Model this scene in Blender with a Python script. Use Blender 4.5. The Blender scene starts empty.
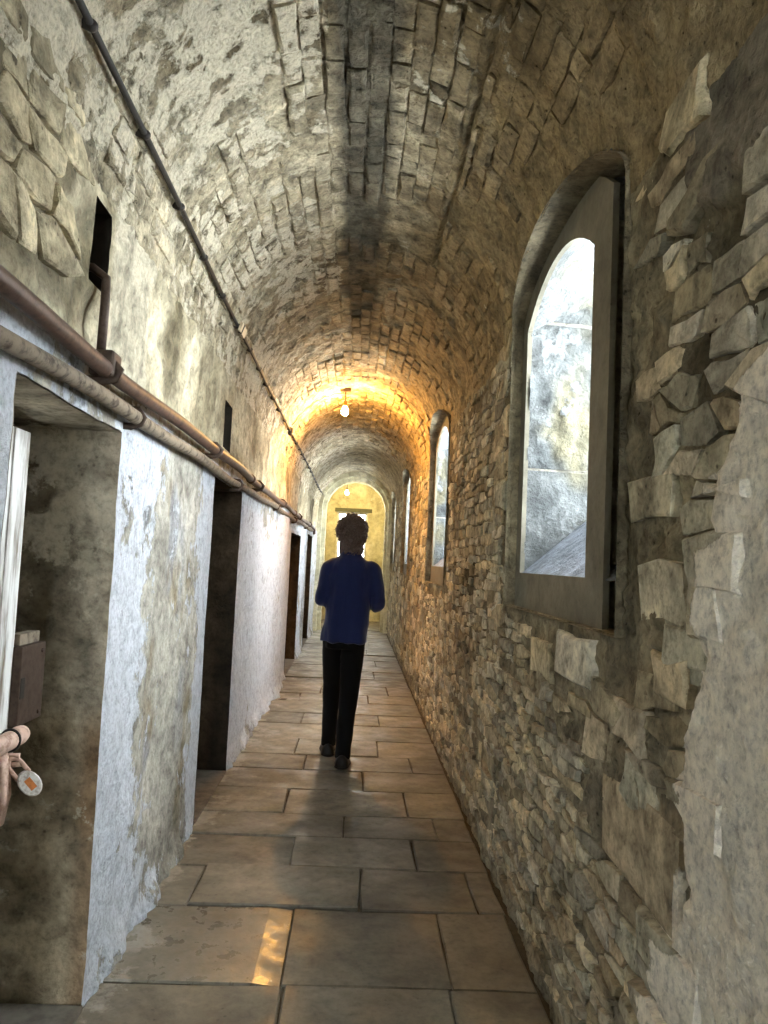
import bpy, math, random
import numpy as np

random.seed(7)
RNG = np.random.default_rng(11)
SC = bpy.context.scene
COL = SC.collection

# ------------------------------------------------------------------ camera
F_PX = 740.0
CAM = np.array([0.0, 0.0, 1.42])
YAW, PITCH, ROLL = 0.036, 0.067, 0.047
_f = np.array([math.sin(YAW) * math.cos(PITCH), math.cos(YAW) * math.cos(PITCH), math.sin(PITCH)])
_r = np.array([math.cos(YAW), -math.sin(YAW), 0.0])
_u = np.cross(_r, _f)
CX = math.cos(ROLL) * _r + math.sin(ROLL) * _u
CU = -math.sin(ROLL) * _r + math.cos(ROLL) * _u
from mathutils import Matrix, Vector
cam_d = bpy.data.cameras.new('camera')
cam = bpy.data.objects.new('camera', cam_d)
COL.objects.link(cam)
m = Matrix.Identity(4)
for i in range(3):
    m[i][0], m[i][1], m[i][2], m[i][3] = CX[i], CU[i], -_f[i], CAM[i]
cam.matrix_world = m
cam_d.sensor_fit = 'VERTICAL'
cam_d.sensor_height = 36.0
cam_d.lens = F_PX / 1024.0 * 36.0
cam_d.clip_start = 0.02
SC.camera = cam

# ------------------------------------------------------------------ daylight and exposure
world = bpy.data.worlds.new('overcast_sky')
SC.world = world
world.use_nodes = True
wn = world.node_tree
wn.nodes.clear()
w_out = wn.nodes.new('ShaderNodeOutputWorld')
w_bg = wn.nodes.new('ShaderNodeBackground')
w_bg.inputs['Color'].default_value = (0.88, 0.95, 1.0, 1)
w_bg.inputs['Strength'].default_value = 9.0
wn.links.new(w_bg.outputs[0], w_out.inputs[0])

SC.view_settings.view_transform = 'Standard'
SC.view_settings.look = 'None'
SC.view_settings.gamma = 1.0
SC.view_settings.use_curve_mapping = False
SC.view_settings.exposure = 1.8
SC.cycles.max_bounces = 10
SC.cycles.diffuse_bounces = 7
SC.cycles.use_denoising = True

# ------------------------------------------------------------------ dimensions (metres)
XL, XR = -0.78, 0.70            # corridor faces
XC, RV, ZS = -0.04, 0.74, 2.45  # vault centre, radius, springing height
Y0, YARCH, YEND = -4.2, 15.0, 17.6
WIN_Y = [-1.05, 2.83, 6.63, 10.7, 14.1]

# ------------------------------------------------------------------ numeric noise
def _hash(ix, iy, iz, seed):
    h = (ix.astype(np.int64) * 374761393 + iy.astype(np.int64) * 668265263 + iz.astype(np.int64) * 2147483647 + seed * 974711)
    h = (h ^ (h >> 13)) * 1274126177
    h = h ^ (h >> 16)
    return (h & 0xffff) / 65535.0

def vnoise(P, scale, seed=0):
    q = P * np.asarray(scale, float)
    i = np.floor(q).astype(np.int64)
    f = q - i
    f = f * f * f * (f * (f * 6 - 15) + 10)
    r = 0
    for a in (0, 1):
        wa = f[..., 0] if a else 1 - f[..., 0]
        for b in (0, 1):
            wb = f[..., 1] if b else 1 - f[..., 1]
            for c in (0, 1):
                wc = f[..., 2] if c else 1 - f[..., 2]
                r = r + wa * wb * wc * _hash(i[..., 0] + a, i[..., 1] + b, i[..., 2] + c, seed)
    return r * 2 - 1

def fbm(P, scale, octv=4, seed=0, gain=0.5):
    scale = np.asarray(scale, float) * np.ones(3)
    a, s, r = 1.0, 0.0, 0
    for k in range(octv):
        r = r + a * vnoise(P + 13.7 * k, scale * (2.03 ** k), seed + k * 17)
        s += a
        a *= gain
    return r / s

def sstep(a, b, x):
    t = np.clip((x - a) / (b - a), 0, 1)
    return t * t * (3 - 2 * t)

def box_mask(y, z, y0, y1, z0, z1, s):
    return sstep(y0 - s, y0 + s, y) * (1 - sstep(y1 - s, y1 + s, y)) * sstep(z0 - s, z0 + s, z) * (1 - sstep(z1 - s, z1 + s, z))

def srgb(r, g, b):
    def c(v):
        v = v / 255.0
        return v / 12.92 if v <= 0.04045 else ((v + 0.055) / 1.055) ** 2.4
    return np.array([c(r), c(g), c(b)])

def mixc(a, b, t):
    t = np.asarray(t)[..., None]
    return a * (1 - t) + b * t

# ------------------------------------------------------------------ materials
def nd(nt, kind, **kw):
    n = nt.nodes.new(kind)
    for k, v in kw.items():
        if k in n.inputs:
            n.inputs[k].default_value = v
        else:
            setattr(n, k, v)
    return n

def ramp(nt, src, stops):
    r = nt.nodes.new('ShaderNodeValToRGB')
    while len(r.color_ramp.elements) < len(stops):
        r.color_ramp.elements.new(0.5)
    for e, (p, v) in zip(r.color_ramp.elements, stops):
        e.position = p
        e.color = (v, v, v, 1) if np.isscalar(v) else (*v, 1)
    nt.links.new(src, r.inputs[0])
    return r.outputs[0]

def masonry(name, wash=(200, 200, 195), fine=38.0, bump=0.5, rough=0.92, contrast=0.5, stretch=(1, 1, 1), wash_scale=9.0,
            pits=0.5, bump_dist=0.012, spec=0.25, cover=0.0):
    """rough mineral surface: vertex colour x grain, flaking wash controlled by the 'wash' attribute"""
    mt = bpy.data.materials.new(name)
    mt.use_nodes = True
    nt = mt.node_tree
    L = nt.links.new
    b = nt.nodes['Principled BSDF']
    geo = nd(nt, 'ShaderNodeNewGeometry')
    mp = nd(nt, 'ShaderNodeMapping')
    mp.inputs['Scale'].default_value = stretch
    L(geo.outputs['Position'], mp.inputs['Vector'])
    V = mp.outputs[0]
    col = nd(nt, 'ShaderNodeVertexColor', layer_name='Col')
    at = nd(nt, 'ShaderNodeAttribute', attribute_name='wash')
    n1 = nd(nt, 'ShaderNodeTexNoise', Scale=fine * 0.45, Detail=9.0, Roughness=0.62, Distortion=0.35)
    n2 = nd(nt, 'ShaderNodeTexNoise', Scale=fine * 1.7, Detail=7.0, Roughness=0.7)
    n3 = nd(nt, 'ShaderNodeTexNoise', Scale=wash_scale, Detail=12.0, Roughness=0.68)
    n4 = nd(nt, 'ShaderNodeTexVoronoi', Scale=fine * 1.3)
    n4.inputs['Randomness'].default_value = 1.0
    for n in (n1, n2, n3, n4):
        L(V, n.inputs['Vector'])
    n5 = nd(nt, 'ShaderNodeTexNoise', Scale=fine * 0.13, Detail=10.0, Roughness=0.62, Distortion=0.8)
    L(V, n5.inputs['Vector'])
    g0 = ramp(nt, n5.outputs['Fac'], [(0.3, 1 - contrast * 0.62), (0.5, 1.0), (0.7, 1 + contrast * 0.45)])
    g1a = ramp(nt, n1.outputs['Fac'], [(0.24, 1 - contrast * 0.8), (0.5, 1.0), (0.76, 1 + contrast * 0.5)])
    gm = nd(nt, 'ShaderNodeMix', data_type='RGBA', blend_type='MULTIPLY')
    gm.inputs[0].default_value = 1.0
    L(g0, gm.inputs[6]); L(g1a, gm.inputs[7])
    g1 = gm.outputs[2]
    g2 = ramp(nt, n2.outputs['Fac'], [(0.30, max(0.05, 1 - contrast * 0.5)), (0.5, 1.0), (0.72, 1 + contrast * 0.25)])
    m1 = nd(nt, 'ShaderNodeMix', data_type='RGBA', blend_type='MULTIPLY')
    m1.inputs[0].default_value = 1.0
    L(col.outputs['Color'], m1.inputs[6]); L(g1, m1.inputs[7])
    # flaking wash
    ad = nd(nt, 'ShaderNodeMath', operation='ADD')
    L(at.outputs['Fac'], ad.inputs[0]); L(n3.outputs['Fac'], ad.inputs[1])
    wm = ramp(nt, ad.outputs[0], [(0.955, 0.0), (0.985, 0.75), (1.0, 1.0)])
    wsc = srgb(*wash)
    wv = ramp(nt, n1.outputs['Fac'], [(0.3, tuple(wsc * 0.72)), (0.5, tuple(wsc)), (0.7, tuple(np.minimum(wsc * 1.12, 0.95)))])
    m2 = nd(nt, 'ShaderNodeMix', data_type='RGBA')
    L(wm, m2.inputs[0]); L(m1.outputs[2], m2.inputs[6]); L(wv, m2.inputs[7])
    m3 = nd(nt, 'ShaderNodeMix', data_type='RGBA', blend_type='MULTIPLY')
    m3.inputs[0].default_value = 1.0
    L(m2.outputs[2], m3.inputs[6]); L(g2, m3.inputs[7])
    # pits and specks
    pt = ramp(nt, n4.outputs['Distance'], [(0.06, 1 - pits), (0.2, 1.0)])
    sp = ramp(nt, n1.outputs['Fac'], [(0.36 + cover, 0.0), (0.46 + cover, 1.0)])
    pm = nd(nt, 'ShaderNodeMath', operation='MAXIMUM')
    L(pt, pm.inputs[0]); L(sp, pm.inputs[1])
    wk = nd(nt, 'ShaderNodeMath', operation='MULTIPLY')
    wk.inputs[1].default_value = 0.82
    L(wm, wk.inputs[0])
    pm2 = nd(nt, 'ShaderNodeMath', operation='MAXIMUM')
    L(pm.outputs[0], pm2.inputs[0]); L(wk.outputs[0], pm2.inputs[1])
    pm = pm2
    m4 = nd(nt, 'ShaderNodeMix', data_type='RGBA', blend_type='MULTIPLY')
    m4.inputs[0].default_value = 1.0
    L(m3.outputs[2], m4.inputs[6]); L(pm.outputs[0], m4.inputs[7])
    L(m4.outputs[2], b.inputs['Base Color'])
    b.inputs['Roughness'].default_value = rough
    b.inputs['Specular IOR Level'].default_value = spec
    # relief
    h1 = nd(nt, 'ShaderNodeMath', operation='MULTIPLY_ADD')
    h1.inputs[1].default_value = 0.35
    L(n2.outputs['Fac'], h1.inputs[0]); L(n1.outputs['Fac'], h1.inputs[2])
    h2 = nd(nt, 'ShaderNodeMath', operation='MULTIPLY_ADD')
    h2.inputs[1].default_value = 0.22
    L(wm, h2.inputs[0]); L(h1.outputs[0], h2.inputs[2])
    h3 = nd(nt, 'ShaderNodeMath', operation='MULTIPLY_ADD')
    h3.inputs[1].default_value = 0.3
    L(pm.outputs[0], h3.inputs[0]); L(h2.outputs[0], h3.inputs[2])
    bp = nd(nt, 'ShaderNodeBump', Strength=bump, Distance=bump_dist)
    L(h3.outputs[0], bp.inputs['Height']); L(bp.outputs[0], b.inputs['Normal'])
    return mt

def plain(name, rgb, rough=0.6, metal=0.0, var=0.25, scale=30.0, bump=0.15, spec=0.4, stretch=(1, 1, 1), rust=None, sheen=0.0):
    mt = bpy.data.materials.new(name)
    mt.use_nodes = True
    nt = mt.node_tree
    L = nt.links.new
    b = nt.nodes['Principled BSDF']
    tc = nd(nt, 'ShaderNodeNewGeometry')
    mp = nd(nt, 'ShaderNodeMapping')
    mp.inputs['Scale'].default_value = stretch
    L(tc.outputs['Position'], mp.inputs['Vector'])
    n1 = nd(nt, 'ShaderNodeTexNoise', Scale=scale, Detail=8.0, Roughness=0.65)
    L(mp.outputs[0], n1.inputs['Vector'])
    c = srgb(*rgb)
    c2 = srgb(*rust) if rust else c * (1 - var)
    o = ramp(nt, n1.outputs['Fac'], [(0.36, tuple(c2)), (0.52, tuple(c)), (0.7, tuple(np.minimum(c * (1 + var * 0.6), 1)))])
    L(o, b.inputs['Base Color'])
    b.inputs['Roughness'].default_value = rough
    b.inputs['Metallic'].default_value = metal
    b.inputs['Specular IOR Level'].default_value = spec
    if sheen:
        b.inputs['Sheen Weight'].default_value = sheen
    bp = nd(nt, 'ShaderNodeBump', Strength=bump, Distance=0.004)
    L(n1.outputs['Fac'], bp.inputs['Height']); L(bp.outputs[0], b.inputs['Normal'])
    return mt

def emitter(name, rgb, strength):
    mt = bpy.data.materials.new(name)
    mt.use_nodes = True
    nt = mt.node_tree
    nt.nodes.clear()
    o = nt.nodes.new('ShaderNodeOutputMaterial')
    e = nt.nodes.new('ShaderNodeEmission')
    e.inputs[0].default_value = (*rgb, 1)
    e.inputs[1].default_value = strength
    nt.links.new(e.outputs[0], o.inputs[0])
    return mt

M = {}
M['left'] = masonry('limewashed_plaster', wash=(184, 188, 193), fine=34, bump=0.9, contrast=0.75, wash_scale=7.0, pits=0.6, bump_dist=0.018)
M['vault'] = masonry('vault_mortar', wash=(198, 189, 165), fine=40, bump=1.0, contrast=0.95, wash_scale=9.0, pits=0.85, bump_dist=0.024, cover=0.04)
M['brick'] = masonry('vault_brick', wash=(198, 189, 165), fine=40, bump=1.0, contrast=0.95, wash_scale=9.0, pits=0.85, bump_dist=0.022, cover=0.03)
M['right'] = masonry('rubble_mortar', wash=(232, 224, 206), fine=30, bump=1.0, contrast=0.9, wash_scale=7.0, pits=0.85, bump_dist=0.026, cover=0.0)
M['stone'] = masonry('rubble_stone', wash=(232, 224, 206), fine=26, bump=1.0, contrast=0.95, wash_scale=7.0, pits=0.8, bump_dist=0.022)
M['reveal'] = masonry('stained_and_shaded_reveal_plaster', wash=(188, 180, 160), fine=22, bump=0.9, contrast=0.9, wash_scale=5.0, pits=0.5)
M['flag'] = masonry('worn_flagstone', wash=(138, 134, 122), fine=22, bump=0.3, rough=0.5, contrast=0.55, wash_scale=4.0, pits=0.5, bump_dist=0.006, spec=0.45)
def polished(mt, lo, hi, scale=5.0):
    """foot-worn patches: roughness varies over the stone"""
    nt = mt.node_tree
    geo = nd(nt, 'ShaderNodeNewGeometry')
    n = nd(nt, 'ShaderNodeTexNoise', Scale=scale, Detail=6.0, Roughness=0.6)
    nt.links.new(geo.outputs['Position'], n.inputs['Vector'])
    nt.links.new(ramp(nt, n.outputs['Fac'], [(0.35, lo), (0.65, hi)]), nt.nodes['Principled BSDF'].inputs['Roughness'])
polished(M['flag'], 0.38, 0.75)
M['flag_worn'] = M['flag'].copy()
M['flag_worn'].name = 'foot_polished_flagstone'
M['flag_worn'].node_tree.nodes['Principled BSDF'].inputs['Specular IOR Level'].default_value = 0.6
polished(M['flag_worn'], 0.2, 0.55, 14.0)
M['bed'] = masonry('floor_bedding', wash=(90, 82, 66), fine=40, bump=0.6, contrast=0.5, pits=0.5)
M['splay'] = masonry('whitewashed_window_splay', wash=(108, 111, 111), fine=40, bump=1.0, contrast=0.7, wash_scale=6.0, pits=0.35, bump_dist=0.02)
M['end'] = masonry('ochre_limewash', wash=(208, 204, 176), fine=22, bump=0.35, contrast=0.4, wash_scale=4.0, pits=0.3)
M['trim'] = masonry('pale_green_limewash', wash=(214, 212, 188), fine=26, bump=0.35, contrast=0.35, wash_scale=5.0, pits=0.35)
M['frame'] = masonry('dressed_window_stone', wash=(132, 128, 114), fine=30, bump=0.3, contrast=0.3, wash_scale=5.0, pits=0.3)
M['white_wood'] = plain('flaking_white_painted_wood', (216, 216, 212), rough=0.7, scale=22, stretch=(1, 1, 0.12), rust=(120, 108, 92), bump=0.5)
M['dark_wood'] = plain('dark_brown_wood', (52, 40, 30), rough=0.7, scale=20, stretch=(1, 1, 0.1), bump=0.4)
M['iron'] = plain('brown_painted_iron', (74, 60, 50), rough=0.55, metal=0.3, scale=40, rust=(58, 42, 32), bump=0.3)
M['pipe'] = plain('brown_painted_pipe', (86, 66, 54), rough=0.5, scale=26, rust=(58, 42, 33), bump=0.3)
M['pipe_pale'] = plain('lime_splashed_pipe', (124, 112, 94), rough=0.8, scale=30, rust=(66, 54, 42), bump=0.5)
M['black'] = plain('black_cable_rubber', (38, 34, 30), rough=0.6, scale=60, bump=0.3)
M['pink_paint'] = plain('pinkish_worn_paint', (206, 176, 158), rough=0.6, scale=30, rust=(150, 110, 92), bump=0.3)
M['steel'] = plain('worn_padlock_steel', (206, 204, 200), rough=0.4, metal=0.5, scale=60, rust=(160, 150, 140), bump=0.1)
M['orange'] = plain('orange_print', (196, 120, 62), rough=0.6, scale=80)
M['cream_box'] = plain('cream_plastic', (206, 192, 164), rough=0.5, scale=30, var=0.1)
M['dark_hole'] = plain('unlit_cavity_stone', (44, 38, 30), rough=0.95, scale=20, bump=0.5)  # shade inside the slots put into the stone colour
M['threshold'] = plain('worn_threshold_stone', (104, 98, 88), rough=0.85, scale=16, var=0.35, bump=0.4)
M['navy'] = plain('navy_cotton_cloth', (21, 33, 76), rough=0.75, scale=140, var=0.18, bump=0.2, spec=0.2, sheen=0.25)
M['trousers'] = plain('black_denim', (12, 13, 16), rough=0.85, scale=200, var=0.3, bump=0.2, spec=0.2)
M['skin'] = plain('skin', (196, 150, 124), rough=0.55, scale=60, var=0.06, bump=0.05)
M['hair'] = plain('dark_brown_curly_hair', (96, 78, 70), rough=0.42, scale=120, var=0.4, bump=0.3, spec=0.5)
M['shoe'] = plain('black_shoe_leather', (16, 15, 15), rough=0.5, scale=80, var=0.2, bump=0.1)
M['sole'] = plain('dark_rubber_sole', (30, 28, 27), rough=0.8, scale=80)
M['eye'] = plain('eye_white', (225, 222, 216), rough=0.2, var=0.05)
M['bulb'] = emitter('glowing_bulb', (1.0, 0.50, 0.12), 800.0)
M['bulb_far'] = emitter('glowing_far_bulb', (1.0, 0.76, 0.40), 430.0)
M['brass'] = plain('old_brass_holder', (120, 92, 50), rough=0.45, metal=0.8, scale=50)

# ------------------------------------------------------------------ object helpers
def tag(o, label=None, cat=None, group=None, kind=None):
    if label: o['label'] = label
    if cat: o['category'] = cat
    if group: o['group'] = group
    if kind: o['kind'] = kind
    return o

def empty(name, loc=(0, 0, 0)):
    o = bpy.data.objects.new(name, None)
    o.location = loc
    o.empty_display_size = 0.1
    COL.objects.link(o)
    return o

def link(name, me, mat, parent=None):
    if mat is not None and len(me.materials) == 0:
        me.materials.append(mat)
    o = bpy.data.objects.new(name, me)
    COL.objects.link(o)
    if parent is not None:
        o.parent = parent
        o.matrix_parent_inverse = Matrix.Translation(-Vector(parent.location))   # keep world coordinates
    return o

def set_attrs(me, col, wash):
    n = len(me.vertices)
    ca = me.color_attributes.new('Col', 'FLOAT_COLOR', 'POINT')
    buf = np.ones((n, 4), np.float32)
    buf[:, :3] = col
    ca.data.foreach_set('color', buf.ravel())
    wa = me.attributes.new('wash', 'FLOAT', 'POINT')
    wa.data.foreach_set('value', (np.zeros(n) + wash).astype(np.float32))

def mesh_np(name, V, faces, smooth=True):
    """V (n,3); faces: int array (m,k) or list of tuples"""
    me = bpy.data.meshes.new(name)
    if isinstance(faces, np.ndarray):
        mnum, k = faces.shape
        me.vertices.add(len(V))
        me.vertices.foreach_set('co', np.asarray(V, np.float32).ravel())
        me.loops.add(mnum * k)
        me.loops.foreach_set('vertex_index', faces.astype(np.int32).ravel())
        me.polygons.add(mnum)
        me.polygons.foreach_set('loop_start', np.arange(0, mnum * k, k, dtype=np.int32))
        me.polygons.foreach_set('loop_total', np.full(mnum, k, np.int32))
    else:
        me.from_pydata([tuple(v) for v in V], [], faces)
    me.update(calc_edges=True)
    me.validate()
    me.polygons.foreach_set('use_smooth', np.full(len(me.polygons), smooth, bool))
    return me

def sheet(name, P, N, disp, colfn, mat, parent=None, keep=None, flip=False):
    """grid P (a,b,3) pushed along N (a,b,3) by disp (a,b); keep (a-1,b-1) bool of cells"""
    a, b = P.shape[:2]
    Q = P + N * disp[..., None]
    V = Q.reshape(-1, 3)
    idx = np.arange(a * b).reshape(a, b)
    f = np.stack([idx[:-1, :-1], idx[1:, :-1], idx[1:, 1:], idx[:-1, 1:]], -1)
    if flip:
        f = f[..., ::-1]
    f = f[keep] if keep is not None else f.reshape(-1, 4)
    c, w = colfn(P.reshape(-1, 3), disp.reshape(-1))
    used = np.zeros(a * b, bool)
    used[f.ravel()] = True
    remap = np.cumsum(used) - 1
    me = mesh_np(name, V[used], remap[f])
    c = np.broadcast_to(c, (a * b, 3))
    w = np.broadcast_to(w, (a * b,))
    set_attrs(me, c[used], w[used])
    return link(name, me, mat, parent)

def attr_mesh(name, V, faces, mat, parent, colfn, smooth=False):
    V = np.asarray(V, float)
    me = mesh_np(name, V, faces, smooth)
    c, w = colfn(V, np.zeros(len(V)))
    set_attrs(me, np.broadcast_to(c, (len(V), 3)), w)
    return link(name, me, mat, parent)

def box_vf(x0, x1, y0, y1, z0, z1):
    V = [(x, y, z) for x in (x0, x1) for y in (y0, y1) for z in (z0, z1)]
    Fc = [(0, 1, 3, 2), (4, 6, 7, 5), (0, 4, 5, 1), (2, 3, 7, 6), (0, 2, 6, 4), (1, 5, 7, 3)]
    return V, Fc

def bevel_box(name, x0, x1, y0, y1, z0, z1, mat, parent=None, bev=0.004, seg=2):
    import bmesh
    bm = bmesh.new()
    V, Fc = box_vf(x0, x1, y0, y1, z0, z1)
    vs = [bm.verts.new(v) for v in V]
    for f in Fc:
        bm.faces.new([vs[i] for i in f])
    bmesh.ops.recalc_face_normals(bm, faces=bm.faces)
    if bev:
        bmesh.ops.bevel(bm, geom=list(bm.edges), offset=bev, segments=seg, affect='EDGES', profile=0.6)
    me = bpy.data.meshes.new(name)
    bm.to_mesh(me)
    bm.free()
    return link(name, me, mat, parent)

def tube_vf(path, rad, n=12, cap=True, flat=None):
    """swept tube along path (k,3) with radius scalar or (k,) or (k,2) ellipse radii"""
    path = np.asarray(path, float)
    k = len(path)
    rad = np.asarray(rad, float)
    if rad.ndim == 0:
        rad = np.full((k, 2), float(rad))
    elif rad.ndim == 1:
        rad = np.stack([rad, rad], 1)
    T = np.gradient(path, axis=0)
    T /= np.linalg.norm(T, axis=1)[:, None] + 1e-12
    ref = np.array(flat if flat is not None else ([0, 0, 1] if abs(T[0][2]) < 0.9 else [0, 1, 0]), float)
    V = []
    a = np.linspace(0, 2 * math.pi, n, endpoint=False)
    for i in range(k):
        s = np.cross(T[i], ref)
        if np.linalg.norm(s) < 1e-4:
            s = np.array([1.0, 0, 0])
        s /= np.linalg.norm(s)
        t = np.cross(s, T[i])
        ref = t
        V.append(path[i] + np.outer(np.cos(a) * rad[i, 0], s) + np.outer(np.sin(a) * rad[i, 1], t))
    V = np.concatenate(V)
    Fc = []
    for i in range(k - 1):
        for j in range(n):
            j2 = (j + 1) % n
            Fc.append((i * n + j, i * n + j2, (i + 1) * n + j2, (i + 1) * n + j))
    if cap:
        Fc.append(tuple(range(n))[::-1])
        Fc.append(tuple((k - 1) * n + j for j in range(n)))
    return V, Fc

def tube(name, path, rad, mat, parent=None, n=12, smooth=True, flat=None):
    V, Fc = tube_vf(path, rad, n, True, flat)
    return link(name, mesh_np(name, V, Fc, smooth), mat, parent)

def lathe(name, prof, loc, mat, parent=None, n=20, axis='Z'):
    V, Fc = [], []
    k = len(prof)
    for r, z in prof:
        for j in range(n):
            a = 2 * math.pi * j / n
            p = (r * math.cos(a), r * math.sin(a), z)
            if axis == 'X': p = (p[2], p[0], p[1])
            if axis == 'Y': p = (p[1], p[2], p[0])
            V.append((p[0] + loc[0], p[1] + loc[1], p[2] + loc[2]))
    for i in range(k - 1):
        for j in range(n):
            j2 = (j + 1) % n
            Fc.append((i * n + j, i * n + j2, (i + 1) * n + j2, (i + 1) * n + j))
    Fc.append(tuple(range(n))[::-1])
    Fc.append(tuple((k - 1) * n + j for j in range(n)))
    return link(name, mesh_np(name, V, Fc, True), mat, parent)

def ysamples(a, b, base=0.011, k=0.0036):
    out = [a]
    while out[-1] < b:
        y = out[-1]
        out.append(y + (0.05 if y < 0.7 else max(base, k * y)))
    out[-1] = b
    return np.array(out)

def project(P):
    d = np.asarray(P) - CAM
    w = d @ _f
    return np.stack([384 + F_PX * (d @ CX) / w, 512 - F_PX * (d @ CU) / w, w], -1)

def shown_area(P):
    """rough area in the picture of a ring of points (0 when out of frame)"""
    q = project(P)
    if (q[:, 2] < 0.3).any():
        return 0.0
    c = q.mean(0)
    if not (-5 < c[0] < 773 and -5 < c[1] < 1029):
        return 0.0
    x, y = q[:, 0], q[:, 1]
    return 0.5 * abs(np.dot(x, np.roll(y, -1)) - np.dot(y, np.roll(x, -1)))

# ------------------------------------------------------------------ window outlines (shared by wall, vault and frames)
def arch_outline(y0, y1, zb, zs, rise, n=16, seg=False):
    """closed outline in (y,z): bottom corners, up, arch over"""
    pts = [(y0, zb)]
    pts += [(y0, zb + (zs - zb) * t) for t in (0.25, 0.5, 0.75)]
    for k in range(n + 1):
        a = math.pi * k / n
        hw = (y1 - y0) / 2
        if seg:                                                   # flat segmental arch
            rr_ = (hw * hw + rise * rise) / (2 * rise)
            t = -1 + 2 * k / n
            pts.append(((y0 + y1) / 2 + hw * t, zs + rise - rr_ + math.sqrt(rr_ * rr_ - (hw * t) ** 2)))
        else:
            pts.append(((y0 + y1) / 2 - hw * math.cos(a), zs + rise * math.sin(a)))
    pts += [(y1, zb + (zs - zb) * t) for t in (0.75, 0.5, 0.25)]
    pts.append((y1, zb))
    return np.array(pts)

WSP = dict(rec0=-0.90, rec1=0.56, zb=1.25, zs=2.52, rise=0.22)     # recess in the corridor face, about the window centre
APR = dict(a0=-0.47, a1=0.47, zb=1.40, zs=2.50, rise=0.16)         # lit opening

def in_recess(y, z, grow=0.0):
    r = np.zeros(np.shape(y), bool)
    for c in WIN_Y:
        y0, y1 = c + WSP['rec0'] - grow, c + WSP['rec1'] + grow
        t = np.clip((2 * (y - y0) / (y1 - y0) - 1), -1, 1)
        top = WSP['zs'] + (WSP['rise'] + grow) * np.sqrt(1 - t * t)
        r |= (y > y0) & (y < y1) & (z > WSP['zb'] - grow) & (z < top)
    return r

DOORS = [(1.66, 2.42, 1.80), (4.02, 4.98, 1.84), (8.95, 10.45, 1.72), (12.0, 13.2, 1.80)]   # y0, y1, head height
SLOT = (2.06, 2.205, 2.17, 2.42)
SLOT_B = (4.20, 4.44, 2.04, 2.30)          # second old vent slot further along

def near_open_left(y, z):
    """0 at a left-wall opening edge .. 1 away"""
    d = np.full(np.shape(y), 9.0)
    for a, b, h in DOORS + [(SLOT[0], SLOT[1], SLOT[3]), (SLOT_B[0], SLOT_B[1], SLOT_B[3])]:
        zb = SLOT[2] if a == SLOT[0] else SLOT_B[2] if a == SLOT_B[0] else 0.0
        dy = np.maximum(np.maximum(a - y, y - b), 0)
        dz = np.maximum(np.maximum(zb - z, z - h), 0)
        d = np.minimum(d, np.hypot(dy, dz))
    return sstep(0.0, 0.07, d)

# ------------------------------------------------------------------ colour fields
C_WHITE = srgb(214, 217, 222)
def col_left(P, d):
    y, z = P[:, 1], P[:, 2]
    n = fbm(P, (1, 2.0, 1.3), 4, 5)
    n2 = fbm(P, (1, 5, 4), 4, 9)
    c = mixc(srgb(150, 146, 134), srgb(176, 172, 160), sstep(-0.4, 0.5, n))
    c = mixc(c, srgb(128, 118, 96), sstep(0.1, 0.6, n2))
    up = sstep(1.93, 2.0, z + 0.03 * n2)                          # above the pipes the lime has gone
    cu = mixc(srgb(150, 140, 114), srgb(190, 180, 152), sstep(-0.4, 0.4, n2))
    cu = mixc(cu, srgb(104, 96, 74), sstep(0.15, 0.45, n))
    c = mixc(c, cu, up)
    low_dark = sstep(0.35, 0.0, z) * sstep(-0.5, 0.3, n)  # darker patches towards the floor
    c = mixc(c, srgb(120, 114, 102), low_dark * 0.7)
    w = 0.50 + 0.22 * n - 0.13 * sstep(0.2, 1.4, -np.abs(z - 1.0) + 1.2) * n2
    w += 0.16 * (box_mask(y, z, 2.38, 2.78, -0.2, 1.9, 0.10) + box_mask(y, z, 5.0, 9.0, -0.1, 1.8, 0.3) + box_mask(y, z, 1.2, 1.7, 0, 2, .05) + box_mask(y, z, 3.8, 4.05, 0, 1.9, .04))
    w -= 0.16 * box_mask(y, z, 2.95, 3.75, 0.1, 1.85, 0.15)
    w += 0.10 * n2
    c = mixc(c, srgb(132, 136, 142), sstep(0.1, 0.4, fbm(P, (1, 4, 2.0), 3, 12)) * 0.7 * (z < 1.95))
    w = np.where(z > 1.93, w * (1 - up) + up * (0.28 + 0.2 * n2), w)
    # pale plaster strip left of the old crack above the pipes
    c = mixc(c, srgb(92, 83, 62), box_mask(y + 0.3 * n2, z + 0.1 * n, 0.8, 2.02, 2.02, 3, 0.06) * 0.8)
    strip = box_mask(y + 0.06 * n2, z, 2.22, 2.66, 1.95, 2.9, 0.02) * up
    c = mixc(c, srgb(184, 176, 154), strip * 0.9)
    w = w - 0.5 * up
    return c, w

C_CROWN = srgb(84, 80, 68)
def col_vault(P, d):
    x, y, z = P[:, 0], P[:, 1], P[:, 2]
    n = fbm(P, 2.2, 4, 21)
    n2 = fbm(P, 7.0, 4, 23)
    th = (x - XC) / RV
    c = mixc(srgb(152, 141, 115), srgb(186, 175, 148), sstep(-0.4, 0.5, n2))
    c = mixc(c, srgb(108, 94, 68), sstep(0.05, 0.5, n) * 0.8)
    c = mixc(c, srgb(144, 126, 92), sstep(0.15, 0.7, th) * 0.8)
    streak = (1 - sstep(0.085, 0.14, np.abs(x + 0.035 + 0.03 * n2 + 0.045 * n))) * (1 - sstep(4.6, 7.2, y + 2 * n))
    c = mixc(c, C_CROWN, streak * 0.9)
    w = 0.33 + 0.2 * n + 0.14 * sstep(0.1, -0.6, th) - 0.12 * sstep(0.3, 0.8, th) - 0.3 * streak
    return c, w

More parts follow.
